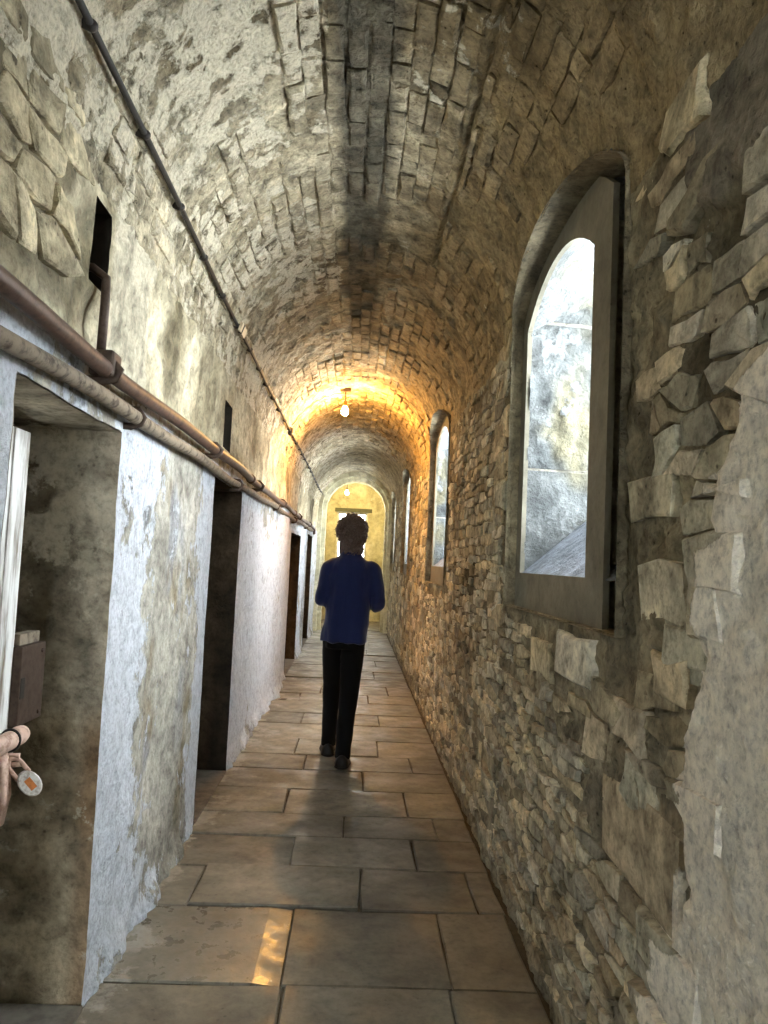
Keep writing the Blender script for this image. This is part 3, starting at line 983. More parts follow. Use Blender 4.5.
XF = XR + 0.04                 # face of the dressed frame
XO = 1.32                      # outer face of the wall
for wi, c in enumerate(WIN_Y):
    win = empty('window_%d' % (wi + 1), (XR, c, APR['zb']))
    where = ['behind the viewpoint', 'nearest and largest in view', 'second along the rubble wall', 'third along the rubble wall', 'farthest one beside the end arch'][wi]
    tag(win, 'deep arched window opening with bright whitewashed splay, ' + where, 'window', kind='structure')
    inner = arch_outline(c + APR['a0'], c + APR['a1'], APR['zb'], APR['zs'], APR['rise'], 16, True)
    outer = arch_outline(c + APR['a0'] - 0.175, c + WSP['rec1'] + 0.02, WSP['zb'] - 0.005, WSP['zs'] + 0.10, WSP['rise'], 16, True)
    n = len(inner)
    V = []
    for x, o in ((XF, outer), (XF, inner), (XF + 0.02, inner), (XF + 0.02, outer)):
        V += [(x, p[0], p[1]) for p in o]
    Fc = []
    for r in range(4):
        r2 = (r + 1) % 4
        for k in range(n):
            k2 = (k + 1) % n
            Fc.append((r * n + k, r2 * n + k, r2 * n + k2, r * n + k2))
    attr_mesh('frame', V, Fc, M['frame'], win, col_frame, False)
    # recess lining between the corridor face (or vault) and the frame
    rec = arch_outline(c + WSP['rec0'], c + WSP['rec1'], WSP['zb'], WSP['zs'], WSP['rise'], 24)
    V, Fc = [], []
    k = len(rec)
    for p in rec:
        zz = p[1]
        xs_face = XR if zz < ZS else XC + math.sqrt(max(RV ** 2 - (zz - ZS) ** 2, 0))
        V.append((xs_face - 0.012, p[0], zz))
        V.append((XF + 0.14, p[0], zz))
    for q in range(k):
        q2 = (q + 1) % k
        Fc.append((2 * q, 2 * q2, 2 * q2 + 1, 2 * q + 1))
    attr_mesh('recess_lining', V, Fc, M['right'], win, col_right, False)
    # back of the dark slot at the near side of the frame
    y_a, y_b = c + WSP['rec0'] - 0.01, c + APR['a0'] - 0.10
    V = [(XF + 0.13, y_a, WSP['zb'] - .01), (XF + 0.13, y_b, WSP['zb'] - .01), (XF + 0.13, y_b, WSP['zs'] + .02), (XF + 0.13, y_a, WSP['zs'] + .02),
         (XF + 0.012, y_b, WSP['zb'] - .01), (XF + 0.012, y_b, WSP['zs'] + .02)]
    attr_mesh('chase_back', V, [(0, 3, 2, 1), (1, 2, 5, 4)], M['right'], win, col_frame, False)
    # splay: far cheek of three stones, near cheek, sloping sill, rising soffit
    ya, yb = c + APR['a0'], c + APR['a1']
    XI = XF + 0.016
    fl = 0.06
    zo_s, zo_t = APR['zb'] + 0.46, 2.95
    for (za, zb_, rough_) in ((1.36, 1.865, 0.004), (1.875, 2.545, 0.02), (2.56, 2.98, 0.016)):
        Pg, U, Vv = grid_quad((XI, yb, za), (XO - XI, fl, 0), (0, 0, zb_ - za), 40, int((zb_ - za) / 0.012))
        ed = np.minimum(1, np.minimum(Vv, 1 - Vv) * 12)
        sheet('splay_stone', Pg, np.broadcast_to(np.array((0, -1.0, 0)), Pg.shape), rough_ * fbm(Pg, 16, 4, 114 + wi) + 0.012 * ed - 0.012, col_splay, M['splay'], win, None, True)
    V = [(XI, yb + 0.02, 1.35), (XO, yb + fl + 0.02, 1.35), (XO, yb + fl + 0.02, 3.0), (XI, yb + 0.02, 3.0)]
    attr_mesh('joint_backing', V, [(0, 1, 2, 3)], M['splay'], win, lambda P, d: (np.tile(srgb(150, 146, 134), (len(P), 1)), 0.0), False)
    Pg, U, Vv = grid_quad((XI, ya, 1.3), (XO - XI, -0.38, 0), (0, 0, 1.7), 12, 30)
    sheet('near_cheek', Pg, np.broadcast_to(np.array((0, 1.0, 0)), Pg.shape), 0.012 * fbm(Pg, 12, 3, 120) - .01, col_splay, M['splay'], win, None, False)
    Pg, U, Vv = grid_quad((XI - 0.01, ya - 0.42, APR['zb'] - 0.004), (XO - XI + .01, 0, 0), (0, yb - ya + 0.54, 0), 24, 24)
    Pg[..., 2] += np.minimum((Pg[..., 0] - XI + 0.01) * 0.85, 0.27)
    sheet('sloping_sill', Pg, np.broadcast_to(np.array((0, 0, 1.0)), Pg.shape), 0.002 * fbm(Pg, 8, 3, 121), col_sill, M['splay'], win, None, False)
    # soffit arch rising outward
    so = inner[4:-4]
    V, Fc = [], []
    for t in np.linspace(0, 1, 5):
        for p in so:
            V.append((XI + (XO - XI) * t, p[0] + (p[0] - c) * (0.12 if p[0] > c else 0.8) * t, p[1] + 0.30 * t + 0.004))
    ns = len(so)
    for r in range(4):
        for q in range(ns - 1):
            Fc.append((r * ns + q, (r + 1) * ns + q, (r + 1) * ns + q + 1, r * ns + q + 1))
    attr_mesh('splay_soffit', V, Fc, M['splay'], win, col_splay, True)

# outer leaf of the wall between the windows, so daylight only enters through the openings
bounds = [Y0 - 0.3] + [v for c in WIN_Y for v in (c + APR['a0'] - 0.40, c + APR['a1'] + 0.07)] + [YEND + 0.5]
for k in range(0, len(bounds), 2):
    V, Fc = box_vf(XR + 0.21, XO, bounds[k], bounds[k + 1], -0.3, 3.75)
    attr_mesh('light_stop_masonry', V, Fc, M['right'], wall_right, lambda P, d: (np.tile(srgb(120, 112, 96), (len(P), 1)), 0.1), False)
for c in WIN_Y:
    for z0, z1 in ((-0.3, 1.24), (3.0, 3.75)):
        V, Fc = box_vf(XR + 0.21, XO, c + APR['a0'] - 0.41, c + APR['a1'] + 0.08, z0, z1)
        attr_mesh('light_stop_masonry', V, Fc, M['right'], wall_right, lambda P, d: (np.tile(srgb(120, 112, 96), (len(P), 1)), 0.1), False)

for (x0, x1, y0, y1, z0, z1, par) in ((-1.6, XL - DEPTH - 0.03, Y0 - 0.3, YEND + 0.5, -0.3, 3.75, wall_left), (-1.6, XO, Y0 - 0.3, YEND + 0.5, -0.5, -0.3, floor), (-1.6, XO, Y0 - 0.3, YEND + 0.5, 3.75, 3.95, ceiling)):  # unseen shell added around the corridor to stop daylight leaks
    V, Fc = box_vf(x0, x1, y0, y1, z0, z1)
    attr_mesh('light_stop_masonry', V, Fc, M['right'], par, lambda P, d: (np.tile(srgb(120, 112, 96), (len(P), 1)), 0.1), False)

# ------------------------------------------------------------------ arch at the end of the vault and the end bay
def col_trim(P, d):
    n = fbm(P, 4, 4, 131)
    return mixc(srgb(176, 172, 146), srgb(206, 203, 176), sstep(-0.3, 0.4, n)), 0.42 + 0.2 * n
def col_end(P, d):
    n = fbm(P, 2.5, 4, 133)
    c = mixc(srgb(178, 172, 138), srgb(204, 198, 166), sstep(-0.35, 0.35, n))
    return mixc(c, srgb(140, 128, 92), sstep(0.15, 0.5, fbm(P, 6, 3, 134)) * 0.5), 0.35 + 0.25 * n
trim = empty('trim_1', (XC, YARCH, 0))
tag(trim, 'pale limewashed arch with stepped jambs at the corridor end', 'arch', kind='structure')
AX0, AX1 = XL + 0.15, XR - 0.13
axc, ar = (AX0 + AX1) / 2, (AX1 - AX0) / 2
azs = 2.42
nv = 15
for k in range(nv):
    a0, a1 = math.pi * k / nv + 0.004, math.pi * (k + 1) / nv - 0.004
    V = []
    for y in (YARCH - 0.02, YARCH + 0.32):
        for r in (ar, ar + 0.34):
            for a in (a0, (a0 + a1) / 2, a1):
                V.append((axc + r * math.cos(a), y, azs + r * math.sin(a)))
    Fc = [(0, 3, 4, 1), (1, 4, 5, 2), (6, 7, 10, 9), (7, 8, 11, 10), (0, 1, 7, 6), (1, 2, 8, 7), (3, 9, 10, 4), (4, 10, 11, 5), (0, 6, 9, 3), (2, 5, 11, 8)]
    attr_mesh('voussoir', V, Fc, M['trim'], trim, tinted(col_trim, np.full(12, rf.uniform(-1, 1)), 0.12), False)
for x0, x1 in ((XL - 0.3, AX0), (AX1, XR + 0.3)):
    z = 0.0
    while z < azs - 0.05:
        z1 = min(azs, z + rf.uniform(0.35, 0.5))
        if azs - z1 < 0.12: z1 = azs
        V, Fc = box_vf(x0, x1, YARCH - 0.02 + rf.normal(0, .003), YARCH + 0.32, z + .003, z1 - .003)
        attr_mesh('jamb_stone', V, Fc, M['trim'], trim, tinted(col_trim, np.full(8, rf.uniform(-1, 1)), 0.12), False)
        z = z1
for k in range(nv + 4):
    a0, a1 = math.pi * k / (nv + 4) + 0.004, math.pi * (k + 1) / (nv + 4) - 0.004
    V = []
    for y in (YARCH - 0.22, YARCH - 0.02):
        for r in (RV - 0.075, RV + 0.12):
            for a in (a0, (a0 + a1) / 2, a1):
                V.append((XC + r * math.cos(a), y, ZS + r * math.sin(a)))
    attr_mesh('outer_voussoir', V, [(0, 3, 4, 1), (1, 4, 5, 2), (6, 7, 10, 9), (7, 8, 11, 10), (0, 1, 7, 6), (1, 2, 8, 7), (3, 9, 10, 4), (4, 10, 11, 5), (0, 6, 9, 3), (2, 5, 11, 8)], M['trim'], trim, tinted(col_trim, np.full(12, rf.uniform(-1, 1)), 0.12), False)
for x0, x1 in ((XL - 0.2, XL + 0.075), (XR - 0.075, XR + 0.2)):
    for k in range(6):
        V, Fc = box_vf(x0, x1, YARCH - 0.22, YARCH - 0.021, ZS * k / 6 + .003, ZS * (k + 1) / 6 - .003)
        attr_mesh('jamb_stone', V, Fc, M['trim'], trim, tinted(col_trim, np.full(8, rf.uniform(-1, 1)), 0.12), False)
# end bay shell
EX0, EX1, EZ = XL - 0.12, XR + 0.06, 3.35
def flat_wall(name, o, eu, ev, nrm, flip, fn, mat, nu, nv_, label, cat):
    Pg, U, Vv = grid_quad(o, eu, ev, nu, nv_)
    ob = sheet(name, Pg, np.broadcast_to(np.array(nrm, float), Pg.shape), 0.012 * fbm(Pg, 4, 4, 141), fn, mat, None, None, flip)
    return tag(ob, label, cat, kind='structure')
EW = (-0.47, 0.25, 1.46, 2.56)    # end window
ux = np.unique(np.concatenate([np.linspace(EX0, EX1, 60), [EW[0], EW[1]]]))
uz = np.unique(np.concatenate([np.linspace(0, EZ, 110), [EW[2], EW[3]]]))
UX, UZ = np.meshgrid(ux, uz, indexing='ij')
Pg = np.stack([UX, np.full_like(UX, YEND), UZ], -1)
xm, zm = (UX[:-1, :-1] + UX[1:, 1:]) / 2, (UZ[:-1, :-1] + UZ[1:, 1:]) / 2
kp = ~((xm > EW[0]) & (xm < EW[1]) & (zm > EW[2]) & (zm < EW[3]))
we = sheet('wall_end', Pg, np.broadcast_to(np.array((0, -1.0, 0)), Pg.shape), 0.006 * fbm(Pg, 4, 4, 142) - 0.004, col_end, M['end'], None, kp, False)
tag(we, 'ochre limewashed wall closing the corridor, with a small window', 'wall', kind='structure')
flat_wall('wall_end_left', (EX0, YARCH + 0.3, 0), (0, YEND - YARCH - 0.3, 0), (0, 0, EZ), (1, 0, 0), False, col_end, M['end'], 50, 60, 'ochre side wall of the end bay beside the cell doors', 'wall')
flat_wall('wall_end_right', (EX1, YARCH + 0.3, 0), (0, YEND - YARCH - 0.3, 0), (0, 0, EZ), (-1, 0, 0), True, col_end, M['end'], 50, 60, 'ochre side wall of the end bay beside the windows', 'wall')
flat_wall('ceiling_end', (EX0, YARCH + 0.3, EZ), (EX1 - EX0, 0, 0), (0, YEND - YARCH - 0.3, 0), (0, 0, -1), True, col_end, M['end'], 40, 50, 'flat ochre ceiling of the end bay beyond the arch', 'ceiling')
bx = np.unique(np.concatenate([np.linspace(XL - .5, XR + .22, 50), [-0.5, 0.42]]))
bz = np.unique(np.concatenate([np.linspace(-0.3, 3.75, 80), [0.85, 2.75]]))
BX, BZ = np.meshgrid(bx, bz, indexing='ij')
Pg = np.stack([BX, np.full_like(BX, Y0), BZ], -1)
xm, zm = (BX[:-1, :-1] + BX[1:, 1:]) / 2, (BZ[:-1, :-1] + BZ[1:, 1:]) / 2
kp = ~((xm > -0.5) & (xm < 0.42) & (zm > 0.85) & (zm < 2.75))
wb = sheet('wall_back', Pg, np.broadcast_to(np.array((0, 1.0, 0)), Pg.shape), 0.01 * fbm(Pg, 4, 4, 143), col_left, M['left'], None, kp, True)
tag(wb, 'plaster wall with an added daylight window closing the corridor behind the viewpoint', 'wall', kind='structure')
for x0, x1, z0, z1 in ((-1.6, -0.5, -.3, 3.75), (0.42, XO, -.3, 3.75), (-0.5, 0.42, -.3, 0.85), (-0.5, 0.42, 2.75, 3.75)):  # unseen backing added around the rear opening against stray daylight
    V, Fc = box_vf(x0, x1, Y0 - 0.3, Y0 - 0.02, z0, z1)
    attr_mesh('light_stop_masonry', V, Fc, M['right'], wb, lambda P, d: (np.tile(srgb(150, 142, 126), (len(P), 1)), 0.1), False)
wbk = empty('window_7', (0, Y0, 0.85))  # unseen window added to bring daylight onto the near walls
tag(wbk, 'unseen tall window added behind the viewpoint for daylight', 'window', kind='structure')
for x0, x1, z0, z1 in ((-0.5, -0.46, .85, 2.75), (0.38, 0.42, .85, 2.75), (-0.46, 0.38, .85, .89), (-0.46, .38, 2.71, 2.75), (-0.06, -0.02, .89, 2.71)):
    bevel_box('frame_bar', x0, x1, Y0 - 0.18, Y0 - 0.13, z0, z1, M['white_wood'], wbk, 0.004)
for x0, x1, z0, z1 in ((-1.6, EW[0], -.3, 3.75), (EW[1], XO, -.3, 3.75), (EW[0], EW[1], -.3, EW[2]), (EW[0], EW[1], EW[3], 3.75)):  # unseen backing added behind the end wall to block stray daylight
    V, Fc = box_vf(x0, x1, YEND + 0.41, YEND + 0.5, z0, z1)
    attr_mesh('light_stop_masonry', V, Fc, M['right'], we, lambda P, d: (np.tile(srgb(150, 142, 126), (len(P), 1)), 0.1), False)
# end window
win = empty('window_6', ((EW[0] + EW[1]) / 2, YEND, EW[2]))
tag(win, 'small square window with white frame in the ochre end wall', 'window', kind='structure')
for (x0, x1, z0, z1) in ((EW[0], EW[0] + 0.05, EW[2], EW[3]), (EW[1] - 0.05, EW[1], EW[2], EW[3]), (EW[0] + .05, EW[1] - .05, EW[3] - 0.05, EW[3]), (EW[0] + .05, EW[1] - .05, EW[2], EW[2] + 0.05), (EW[0] + .05, EW[1] - .05, 1.98, 2.02)):
    bevel_box('frame_bar', x0, x1, YEND + 0.10, YEND + 0.15, z0, z1, M['white_wood'], win, 0.004)
for (x0, x1, y0, y1, z0, z1) in ((EW[0] - .2, EW[0], YEND + .01, YEND + .4, EW[2] - .2, EW[3] + .2), (EW[1], EW[1] + .2, YEND + .01, YEND + .4, EW[2] - .2, EW[3] + .2),
                                 (EW[0], EW[1], YEND + .01, YEND + .4, EW[3], EW[3] + .2), (EW[0], EW[1], YEND + .01, YEND + .4, EW[2] - .2, EW[2])):
    V, Fc = box_vf(x0, x1, y0, y1, z0, z1)
    attr_mesh('window_reveal', V, Fc, M['end'], win, col_end, False)
bevel_box('lintel', EW[0] - 0.06, EW[1] + 0.10, YEND - 0.03, YEND + 0.10, EW[3], EW[3] + 0.09, M['frame'], win, 0.005)
for oo in win.children:
    if oo.name.startswith('lintel'):
        nvv = len(oo.data.vertices)
        set_attrs(oo.data, np.tile(srgb(92, 92, 70), (nvv, 1)), 0.0)

# ------------------------------------------------------------------ doors
def door(idx, a, b, h, xface, leaf_end, mat, label, planks=5):
    d = empty('door_%d' % idx, (xface, a, 0.012))
    tag(d, label, 'door', kind='structure')
    w = (leaf_end - a - 0.02) / planks
    for k in range(planks):
        y0 = a + 0.02 + k * w
        bevel_box('plank', xface - 0.045, xface + random.uniform(-.002, .002), y0 + 0.0015, y0 + w - 0.0015, 0.02, h - 0.03, mat, d, 0.004)
    for z in (0.3, 0.95, h - 0.35):
        bevel_box('ledge', xface - 0.075, xface - 0.044, a + 0.04, leaf_end - 0.03, z, z + 0.11, mat, d, 0.004)
    return d
XD = -0.97
d1 = door(1, 1.68, 2.42, 1.78, XD, 2.20, M['white_wood'], 'flaking white painted plank cell door standing ajar in nearest doorway')
lb = bevel_box('lock_box', XD - 0.05, XD + 0.025, 2.195, 2.362, 0.895, 1.125, M['iron'], d1, 0.004)
bevel_box('keyhole_plate', XD + 0.0245, XD + 0.0275, 2.20, 2.225, 0.975, 1.035, M['black'], lb, 0.001)
for yy, zz in ((2.335, 1.10), (2.335, 0.915)):
    lathe('rivet', [(0.001, -0.001), (0.007, 0.0), (0.006, 0.003), (0.001, 0.0045)], (XD + 0.025, yy, zz), M['iron'], lb, 10, 'X')
bevel_box('keeper_strap', XD - 0.02, XD + 0.012, 2.205, 2.34, 1.126, 1.16, M['pipe_pale'], d1, 0.003)
bt = tube('bolt', [(XD + 0.035, 1.98, 0.872), (XD + 0.035, 2.195, 0.876), (XD + 0.035, 2.212, 0.877), (XD + 0.035, 2.218, 0.877)], np.array([0.024, 0.027, 0.024, 0.014]), M['pink_paint'], d1, 18)
tube('ring', [(XD + 0.035 + 0.027 * math.cos(t), 2.14, 0.875 + 0.029 * math.sin(t)) for t in np.linspace(0, 2 * math.pi, 25)], 0.004, M['black'], bt, 8)
tube('hasp', [(XD + 0.012, 2.14, 0.84), (XD + 0.02, 2.15, 0.80), (XD + 0.028, 2.152, 0.72), (XD + 0.02, 2.15, 0.64)], np.array([[0.012, 0.03], [0.012, 0.03], [0.012, 0.028], [0.008, 0.02]]), M['pink_paint'], d1, 10)
tube('staple', [(XD + 0.0, 2.17, 0.822), (XD + 0.05, 2.17, 0.826), (XD + 0.055, 2.17, 0.802), (XD + 0.0, 2.17, 0.795)], 0.008, M['pink_paint'], d1, 8)
doors_lab = [None, 'dark plank cell door closed deep inside second doorway', 'dark plank cell door inside third doorway along the limewashed wall', 'dark plank cell door in last doorway before the arch']
for k in (1, 2, 3):
    a, b, h = DOORS[k]
    door(k + 1, a, b, h, XL - 0.40, b - 0.02, M['dark_wood'], doors_lab[k])

# padlock hanging from the hasp
pad = empty('padlock', (XD + 0.06, 2.235, 0.69))
tag(pad, 'small steel padlock hanging from the pinkish hasp of the white door', 'padlock')
top = np.array([XD + 0.045, 2.165, 0.797])
pn = np.array([0.46, -0.86, 0.2]); pn /= np.linalg.norm(pn)      # lies askew, broad face to the corridor
pr = np.cross([0, 0, 1.0], pn); pr /= np.linalg.norm(pr)
pu = np.cross(pn, pr)
ax = 0.62 * pr - 0.785 * pu
sd = 0.785 * pr + 0.62 * pu
sh = [top + sd * 0.017 * math.cos(t) - ax * 0.024 * math.sin(t) for t in np.linspace(0, math.pi, 13)]
sh = [sh[0] + ax * 0.035] + sh + [sh[-1] + ax * 0.035]
tube('shackle', sh, 0.0065, M['pink_paint'], pad, 10, flat=tuple(pn))
cb = top + ax * 0.062
outl = []
for t in np.linspace(0, 2 * math.pi, 20, endpoint=False):
    r = 0.029 * (1 + 0.06 * math.cos(2 * t))
    outl.append(cb + sd * r * 0.9 * math.cos(t) + ax * r * 1.45 * math.sin(t))
outl = np.array(outl)
ctr = outl.mean(0)
V = []
for xo, s in ((-0.011, 0.9), (-0.008, 1.0), (0.008, 1.0), (0.011, 0.9)):
    V += [ctr + (p - ctr) * s + pn * xo for p in outl]
Fc = [tuple(range(20)), tuple(range(60, 80))[::-1]]
for r in range(3):
    Fc += [(r * 20 + k, (r + 1) * 20 + k, (r + 1) * 20 + (k + 1) % 20, r * 20 + (k + 1) % 20) for k in range(20)]
bd = link('body', mesh_np('body', np.array(V), Fc, False), M['steel'], pad)
V = []
for xo in (0.0108, 0.0122):
    for s, t in ((-0.018, -0.008), (0.018, -0.008), (0.018, 0.010), (-0.018, 0.010)):
        V.append(ctr + sd * s * 0.5 + ax * t * 1.9 + pn * xo)
link('printed_mark', mesh_np('printed_mark', np.array(V), [(4, 5, 6, 7), (0, 1, 5, 4), (1, 2, 6, 5), (2, 3, 7, 6), (3, 0, 4, 7)], False), M['orange'], bd)

# ------------------------------------------------------------------ pipes along the left wall
def wav(y, s):
    return 0.006 * math.sin(y * 1.7 + s) + 0.004 * math.sin(y * 4.1 + 2 * s)
py = np.linspace(0.3, 12.6, 90)
up = empty('water_pipe', (XL + 0.06, 0.3, 1.935))
tag(up, 'long brown painted pipe running above a paler pipe along the limewashed wall', 'pipe')
tube('tube', [(XL + 0.055 + wav(y, 1) * 0.5, y, 1.935 + wav(y, 1)) for y in py], 0.024, M['pipe'], up, 14)
for y in (2.10, 3.7, 5.4, 7.2, 9.3, 11.4):
    z = 1.935 + wav(y, 1)
    tube('bracket', [(XL - 0.02, y, z - 0.03), (XL + 0.03, y, z - 0.032), (XL + 0.075, y, z - 0.024), (XL + 0.086, y, z), (XL + 0.06, y, z + 0.028), (XL - 0.01, y, z + 0.034)], np.array([[0.014, 0.005]] * 6), M['iron'], up, 8, flat=(0, 1, 0))
for y in (5.0, 8.6):
    z = 1.935 + wav(y, 1)
    tube('coupling', [(XL + 0.055, y - 0.04, z), (XL + 0.055, y + 0.04, z)], 0.031, M['pipe'], up, 14)
tube('end_elbow', [(XL + 0.055, 12.55, 1.93), (XL + 0.055, 12.66, 1.925), (XL + 0.06, 12.70, 1.90), (XL + 0.06, 12.71, 1.83)], 0.024, M['pipe'], up, 12)
lp = empty('water_pipe', (XL + 0.03, 0.3, 1.85))
tag(lp, 'lime splashed grey pipe fixed just below the brown pipe', 'pipe')
tube('tube', [(XL + 0.033 + wav(y, 3) * 0.5, y, 1.85 + wav(y, 3) * 1.2 + 0.004 * (y - 2)) for y in py], 0.023, M['pipe_pale'], lp, 14)
for y in (2.45, 4.6, 6.8, 8.9, 11.0):
    z = 1.85 + wav(y, 3) * 1.2 + 0.004 * (y - 2)
    tube('bracket', [(XL - 0.02, y, z - 0.028), (XL + 0.02, y, z - 0.03), (XL + 0.05, y, z - 0.02), (XL + 0.06, y, z), (XL + 0.04, y, z + 0.026), (XL - 0.01, y, z + 0.03)], np.array([[0.012, 0.004]] * 6), M['iron'], lp, 8, flat=(0, 1, 0))
rz = empty('riser_pipe', (XL + 0.02, 2.11, 1.98))
tag(rz, 'short dark vertical pipe dropping from the wall slot to the brown pipe', 'pipe')
tube('tube', [(XL - 0.10, 2.125, 2.235), (XL - 0.02, 2.125, 2.23), (XL + 0.022, 2.122, 2.20), (XL + 0.026, 2.115, 2.12), (XL + 0.026, 2.11, 1.96)], 0.013, M['iron'], rz, 12)
bevel_box('tee_fitting', XL + 0.005, XL + 0.075, 2.075, 2.15, 1.905, 1.98, M['iron'], rz, 0.012, 3)

# ------------------------------------------------------------------ conduit along the vault
def on_vault(theta, y, off):
    return (XC + (RV - off) * math.cos(theta), y, ZS + (RV - off) * math.sin(theta))
TH = math.pi - math.asin((2.685 - ZS) / RV)
cy = np.linspace(0.4, 15.0, 160)
cb_ = empty('electric_conduit', on_vault(TH, 0.4, 0.0))
tag(cb_, 'black electric conduit with clips running along the vault', 'conduit')
def cpath(y):
    return on_vault(TH + 0.006 * math.sin(y * 1.1) - 0.003 * y + 0.005 - 0.016 * max(0.0, 4.0 - y), y, 0.028 + 0.003 * math.sin(y * 3.1))
tube('tube', [cpath(y) for y in cy], 0.0095, M['black'], cb_, 10)
for y in np.arange(1.3, 14.5, 0.46):
    x, yy, z = cpath(y)
    nx, nz = (XC - x) / RV, (ZS - z) / RV
    tube('clip', [(x - nx * 0.035, y, z - nz * 0.035), (x + nx * 0.004, y, z + nz * 0.004), (x + nx * 0.014, y, z + nz * 0.014)], np.array([0.014, 0.016, 0.010]), M['black'], cb_, 8)
def oriented_box(name, c, hy, ht, hn, mat, parent):
    x, y, z = c
    nx, nz = (XC - x), (ZS - z)
    l = math.hypot(nx, nz); nx /= l; nz /= l
    tx, tz = -nz, nx
    V = []
    for a in (-hn, hn):
        for b in (-ht, ht):
            for d in (-hy, hy):
                V.append((x + nx * a + tx * b, y + d, z + nz * a + tz * b))
    Fc = [(0, 1, 3, 2), (4, 6, 7, 5), (0, 4, 5, 1), (2, 3, 7, 6), (0, 2, 6, 4), (1, 5, 7, 3)]
    me = mesh_np(name, V, Fc, False)
    return link(name, me, mat, parent)
yb_ = 4.12
tagc = empty('cable_tag', cpath(yb_))
tag(tagc, 'small cream tag fixed on the black conduit of the vault', 'tag')
cx_, cy_, cz_ = cpath(yb_)
oriented_box('plate', (cx_ + 0.016, cy_, cz_ - 0.004), 0.075, 0.024, 0.007, M['cream_box'], tagc)
oriented_box('strap', (cx_ + 0.016, cy_ - .03, cz_ - 0.004), 0.006, 0.027, 0.010, M['black'], tagc)
yj = 7.4
jb = empty('junction_box', cpath(yj))
tag(jb, 'small dark junction box where the lamp wire leaves the conduit', 'junction box')
jx, jy, jz = cpath(yj)
nx, nz = (XC - jx) / RV, (ZS - jz) / RV
tube('box', [(jx - nx * 0.03, jy, jz - nz * 0.03), (jx + nx * 0.02, jy, jz + nz * 0.02), (jx + nx * 0.026, jy, jz + nz * 0.026)], np.array([0.042, 0.042, 0.034]), M['black'], jb, 14)
tube('lid_screw', [(jx + nx * 0.024, jy, jz + nz * 0.024), (jx + nx * 0.031, jy, jz + nz * 0.031)], 0.008, M['iron'], jb, 8)

# ------------------------------------------------------------------ lamps
def lamp(x, y, zc, ztop, mat, label, drop):
    l = empty('bare_bulb_lamp', (x, y, ztop))
    tag(l, label, 'lamp')
    bevel_box('mounting_plate', x - 0.055, x + 0.055, y - 0.035, y + 0.035, ztop - 0.018, ztop + 0.02, M['iron'], l, 0.004)
    if drop > 0.02:
        tube('cord', [(x, y, ztop - 0.01), (x + 0.002, y, (ztop + zc + 0.09) / 2), (x, y, zc + 0.085)], 0.006, M['black'], l, 8)
    lathe('lamp_holder', [(0.012, 0.10), (0.021, 0.092), (0.023, 0.06), (0.019, 0.045), (0.018, 0.04)], (x, y, zc), M['brass'], l, 16)
    lathe('bulb', [(0.016, 0.044), (0.019, 0.03), (0.031, 0.005), (0.036, -0.018), (0.033, -0.036), (0.020, -0.050), (0.004, -0.055)], (x, y, zc), mat, l, 18)
    return l
lamp(-0.18, 7.55, 2.955, 3.165, M['bulb'], 'glowing bare bulb under the brick vault above the person', 0.05)
lamp(-0.25, 16.2, 2.90, 3.33, M['bulb_far'], 'glowing bare bulb hanging on a cord in the ochre end bay', 0.3)
# wire from the junction box over the vault to the lamp
wr = empty('lamp_wire', (jx, jy, jz))
tag(wr, 'thin wire looping across the vault from junction box to bulb', 'wire')
tw = np.linspace(math.acos((jx - XC) / RV if abs(jx - XC) < RV else -1), math.acos((-0.18 - XC) / RV), 22)
tube('wire', [on_vault(t, yj + 0.2 * (k / 21), 0.016 + 0.012 * math.sin(k * 0.9) ** 2) for k, t in enumerate(tw)], 0.005, M['black'], wr, 8)

# ------------------------------------------------------------------ person walking away
PX, PY = 0.0, 0.08           # shift of the whole figure
def J(x, y, z): return np.array([x + PX, y + PY, z])
def remeshed(name, parts, voxel, smooth_it, mat, parent, noise=None):
    Vs, Fs, off = [], [], 0
    for V, Fc in parts:
        Vs.append(V); Fs += [tuple(i + off for i in f) for f in Fc]; off += len(V)
    me = mesh_np(name + '_src', np.concatenate(Vs), Fs, True)
    o = bpy.data.objects.new(name + '_src', me)
    COL.objects.link(o)
    r = o.modifiers.new('r', 'REMESH'); r.mode = 'VOXEL'; r.voxel_size = voxel
    s = o.modifiers.new('s', 'SMOOTH'); s.iterations = smooth_it; s.factor = 0.5
    dg = bpy.context.evaluated_depsgraph_get()
    nm = bpy.data.meshes.new_from_object(o.evaluated_get(dg))
    bpy.data.objects.remove(o)
    bpy.data.meshes.remove(me)
    nm.name = name
    if noise is not None:
        n = len(nm.vertices)
        co = np.empty(n * 3, np.float32); nm.vertices.foreach_get('co', co); co = co.reshape(-1, 3).astype(float)
        no = np.empty(n * 3, np.float32); nm.vertices.foreach_get('normal', no); no = no.reshape(-1, 3)
        co += no * noise(co)[:, None]
        nm.vertices.foreach_set('co', co.astype(np.float32).ravel())
        nm.update()
    nm.polygons.foreach_set('use_smooth', np.ones(len(nm.polygons), bool))
    return link(name, nm, mat, parent)
def ring_loft(rings, n=24):
    """rings: (centre, rx, ry[, squareness]) horizontal ellipses"""
    V = []
    for c, rx, ry in rings:
        for j in range(n):
            a = 2 * math.pi * j / n
            ca, sa = math.cos(a), math.sin(a)
            e = 0.82
            V.append((c[0] + rx * math.copysign(abs(ca) ** e, ca), c[1] + ry * math.copysign(abs(sa) ** e, sa), c[2]))
    Fc = []
    k = len(rings)
    for i in range(k - 1):
        for j in range(n):
            j2 = (j + 1) % n
            Fc.append((i * n + j, i * n + j2, (i + 1) * n + j2, (i + 1) * n + j))
    Fc.append(tuple(range(n))[::-1]); Fc.append(tuple((k - 1) * n + j for j in range(n)))
    return np.array(V, float), Fc
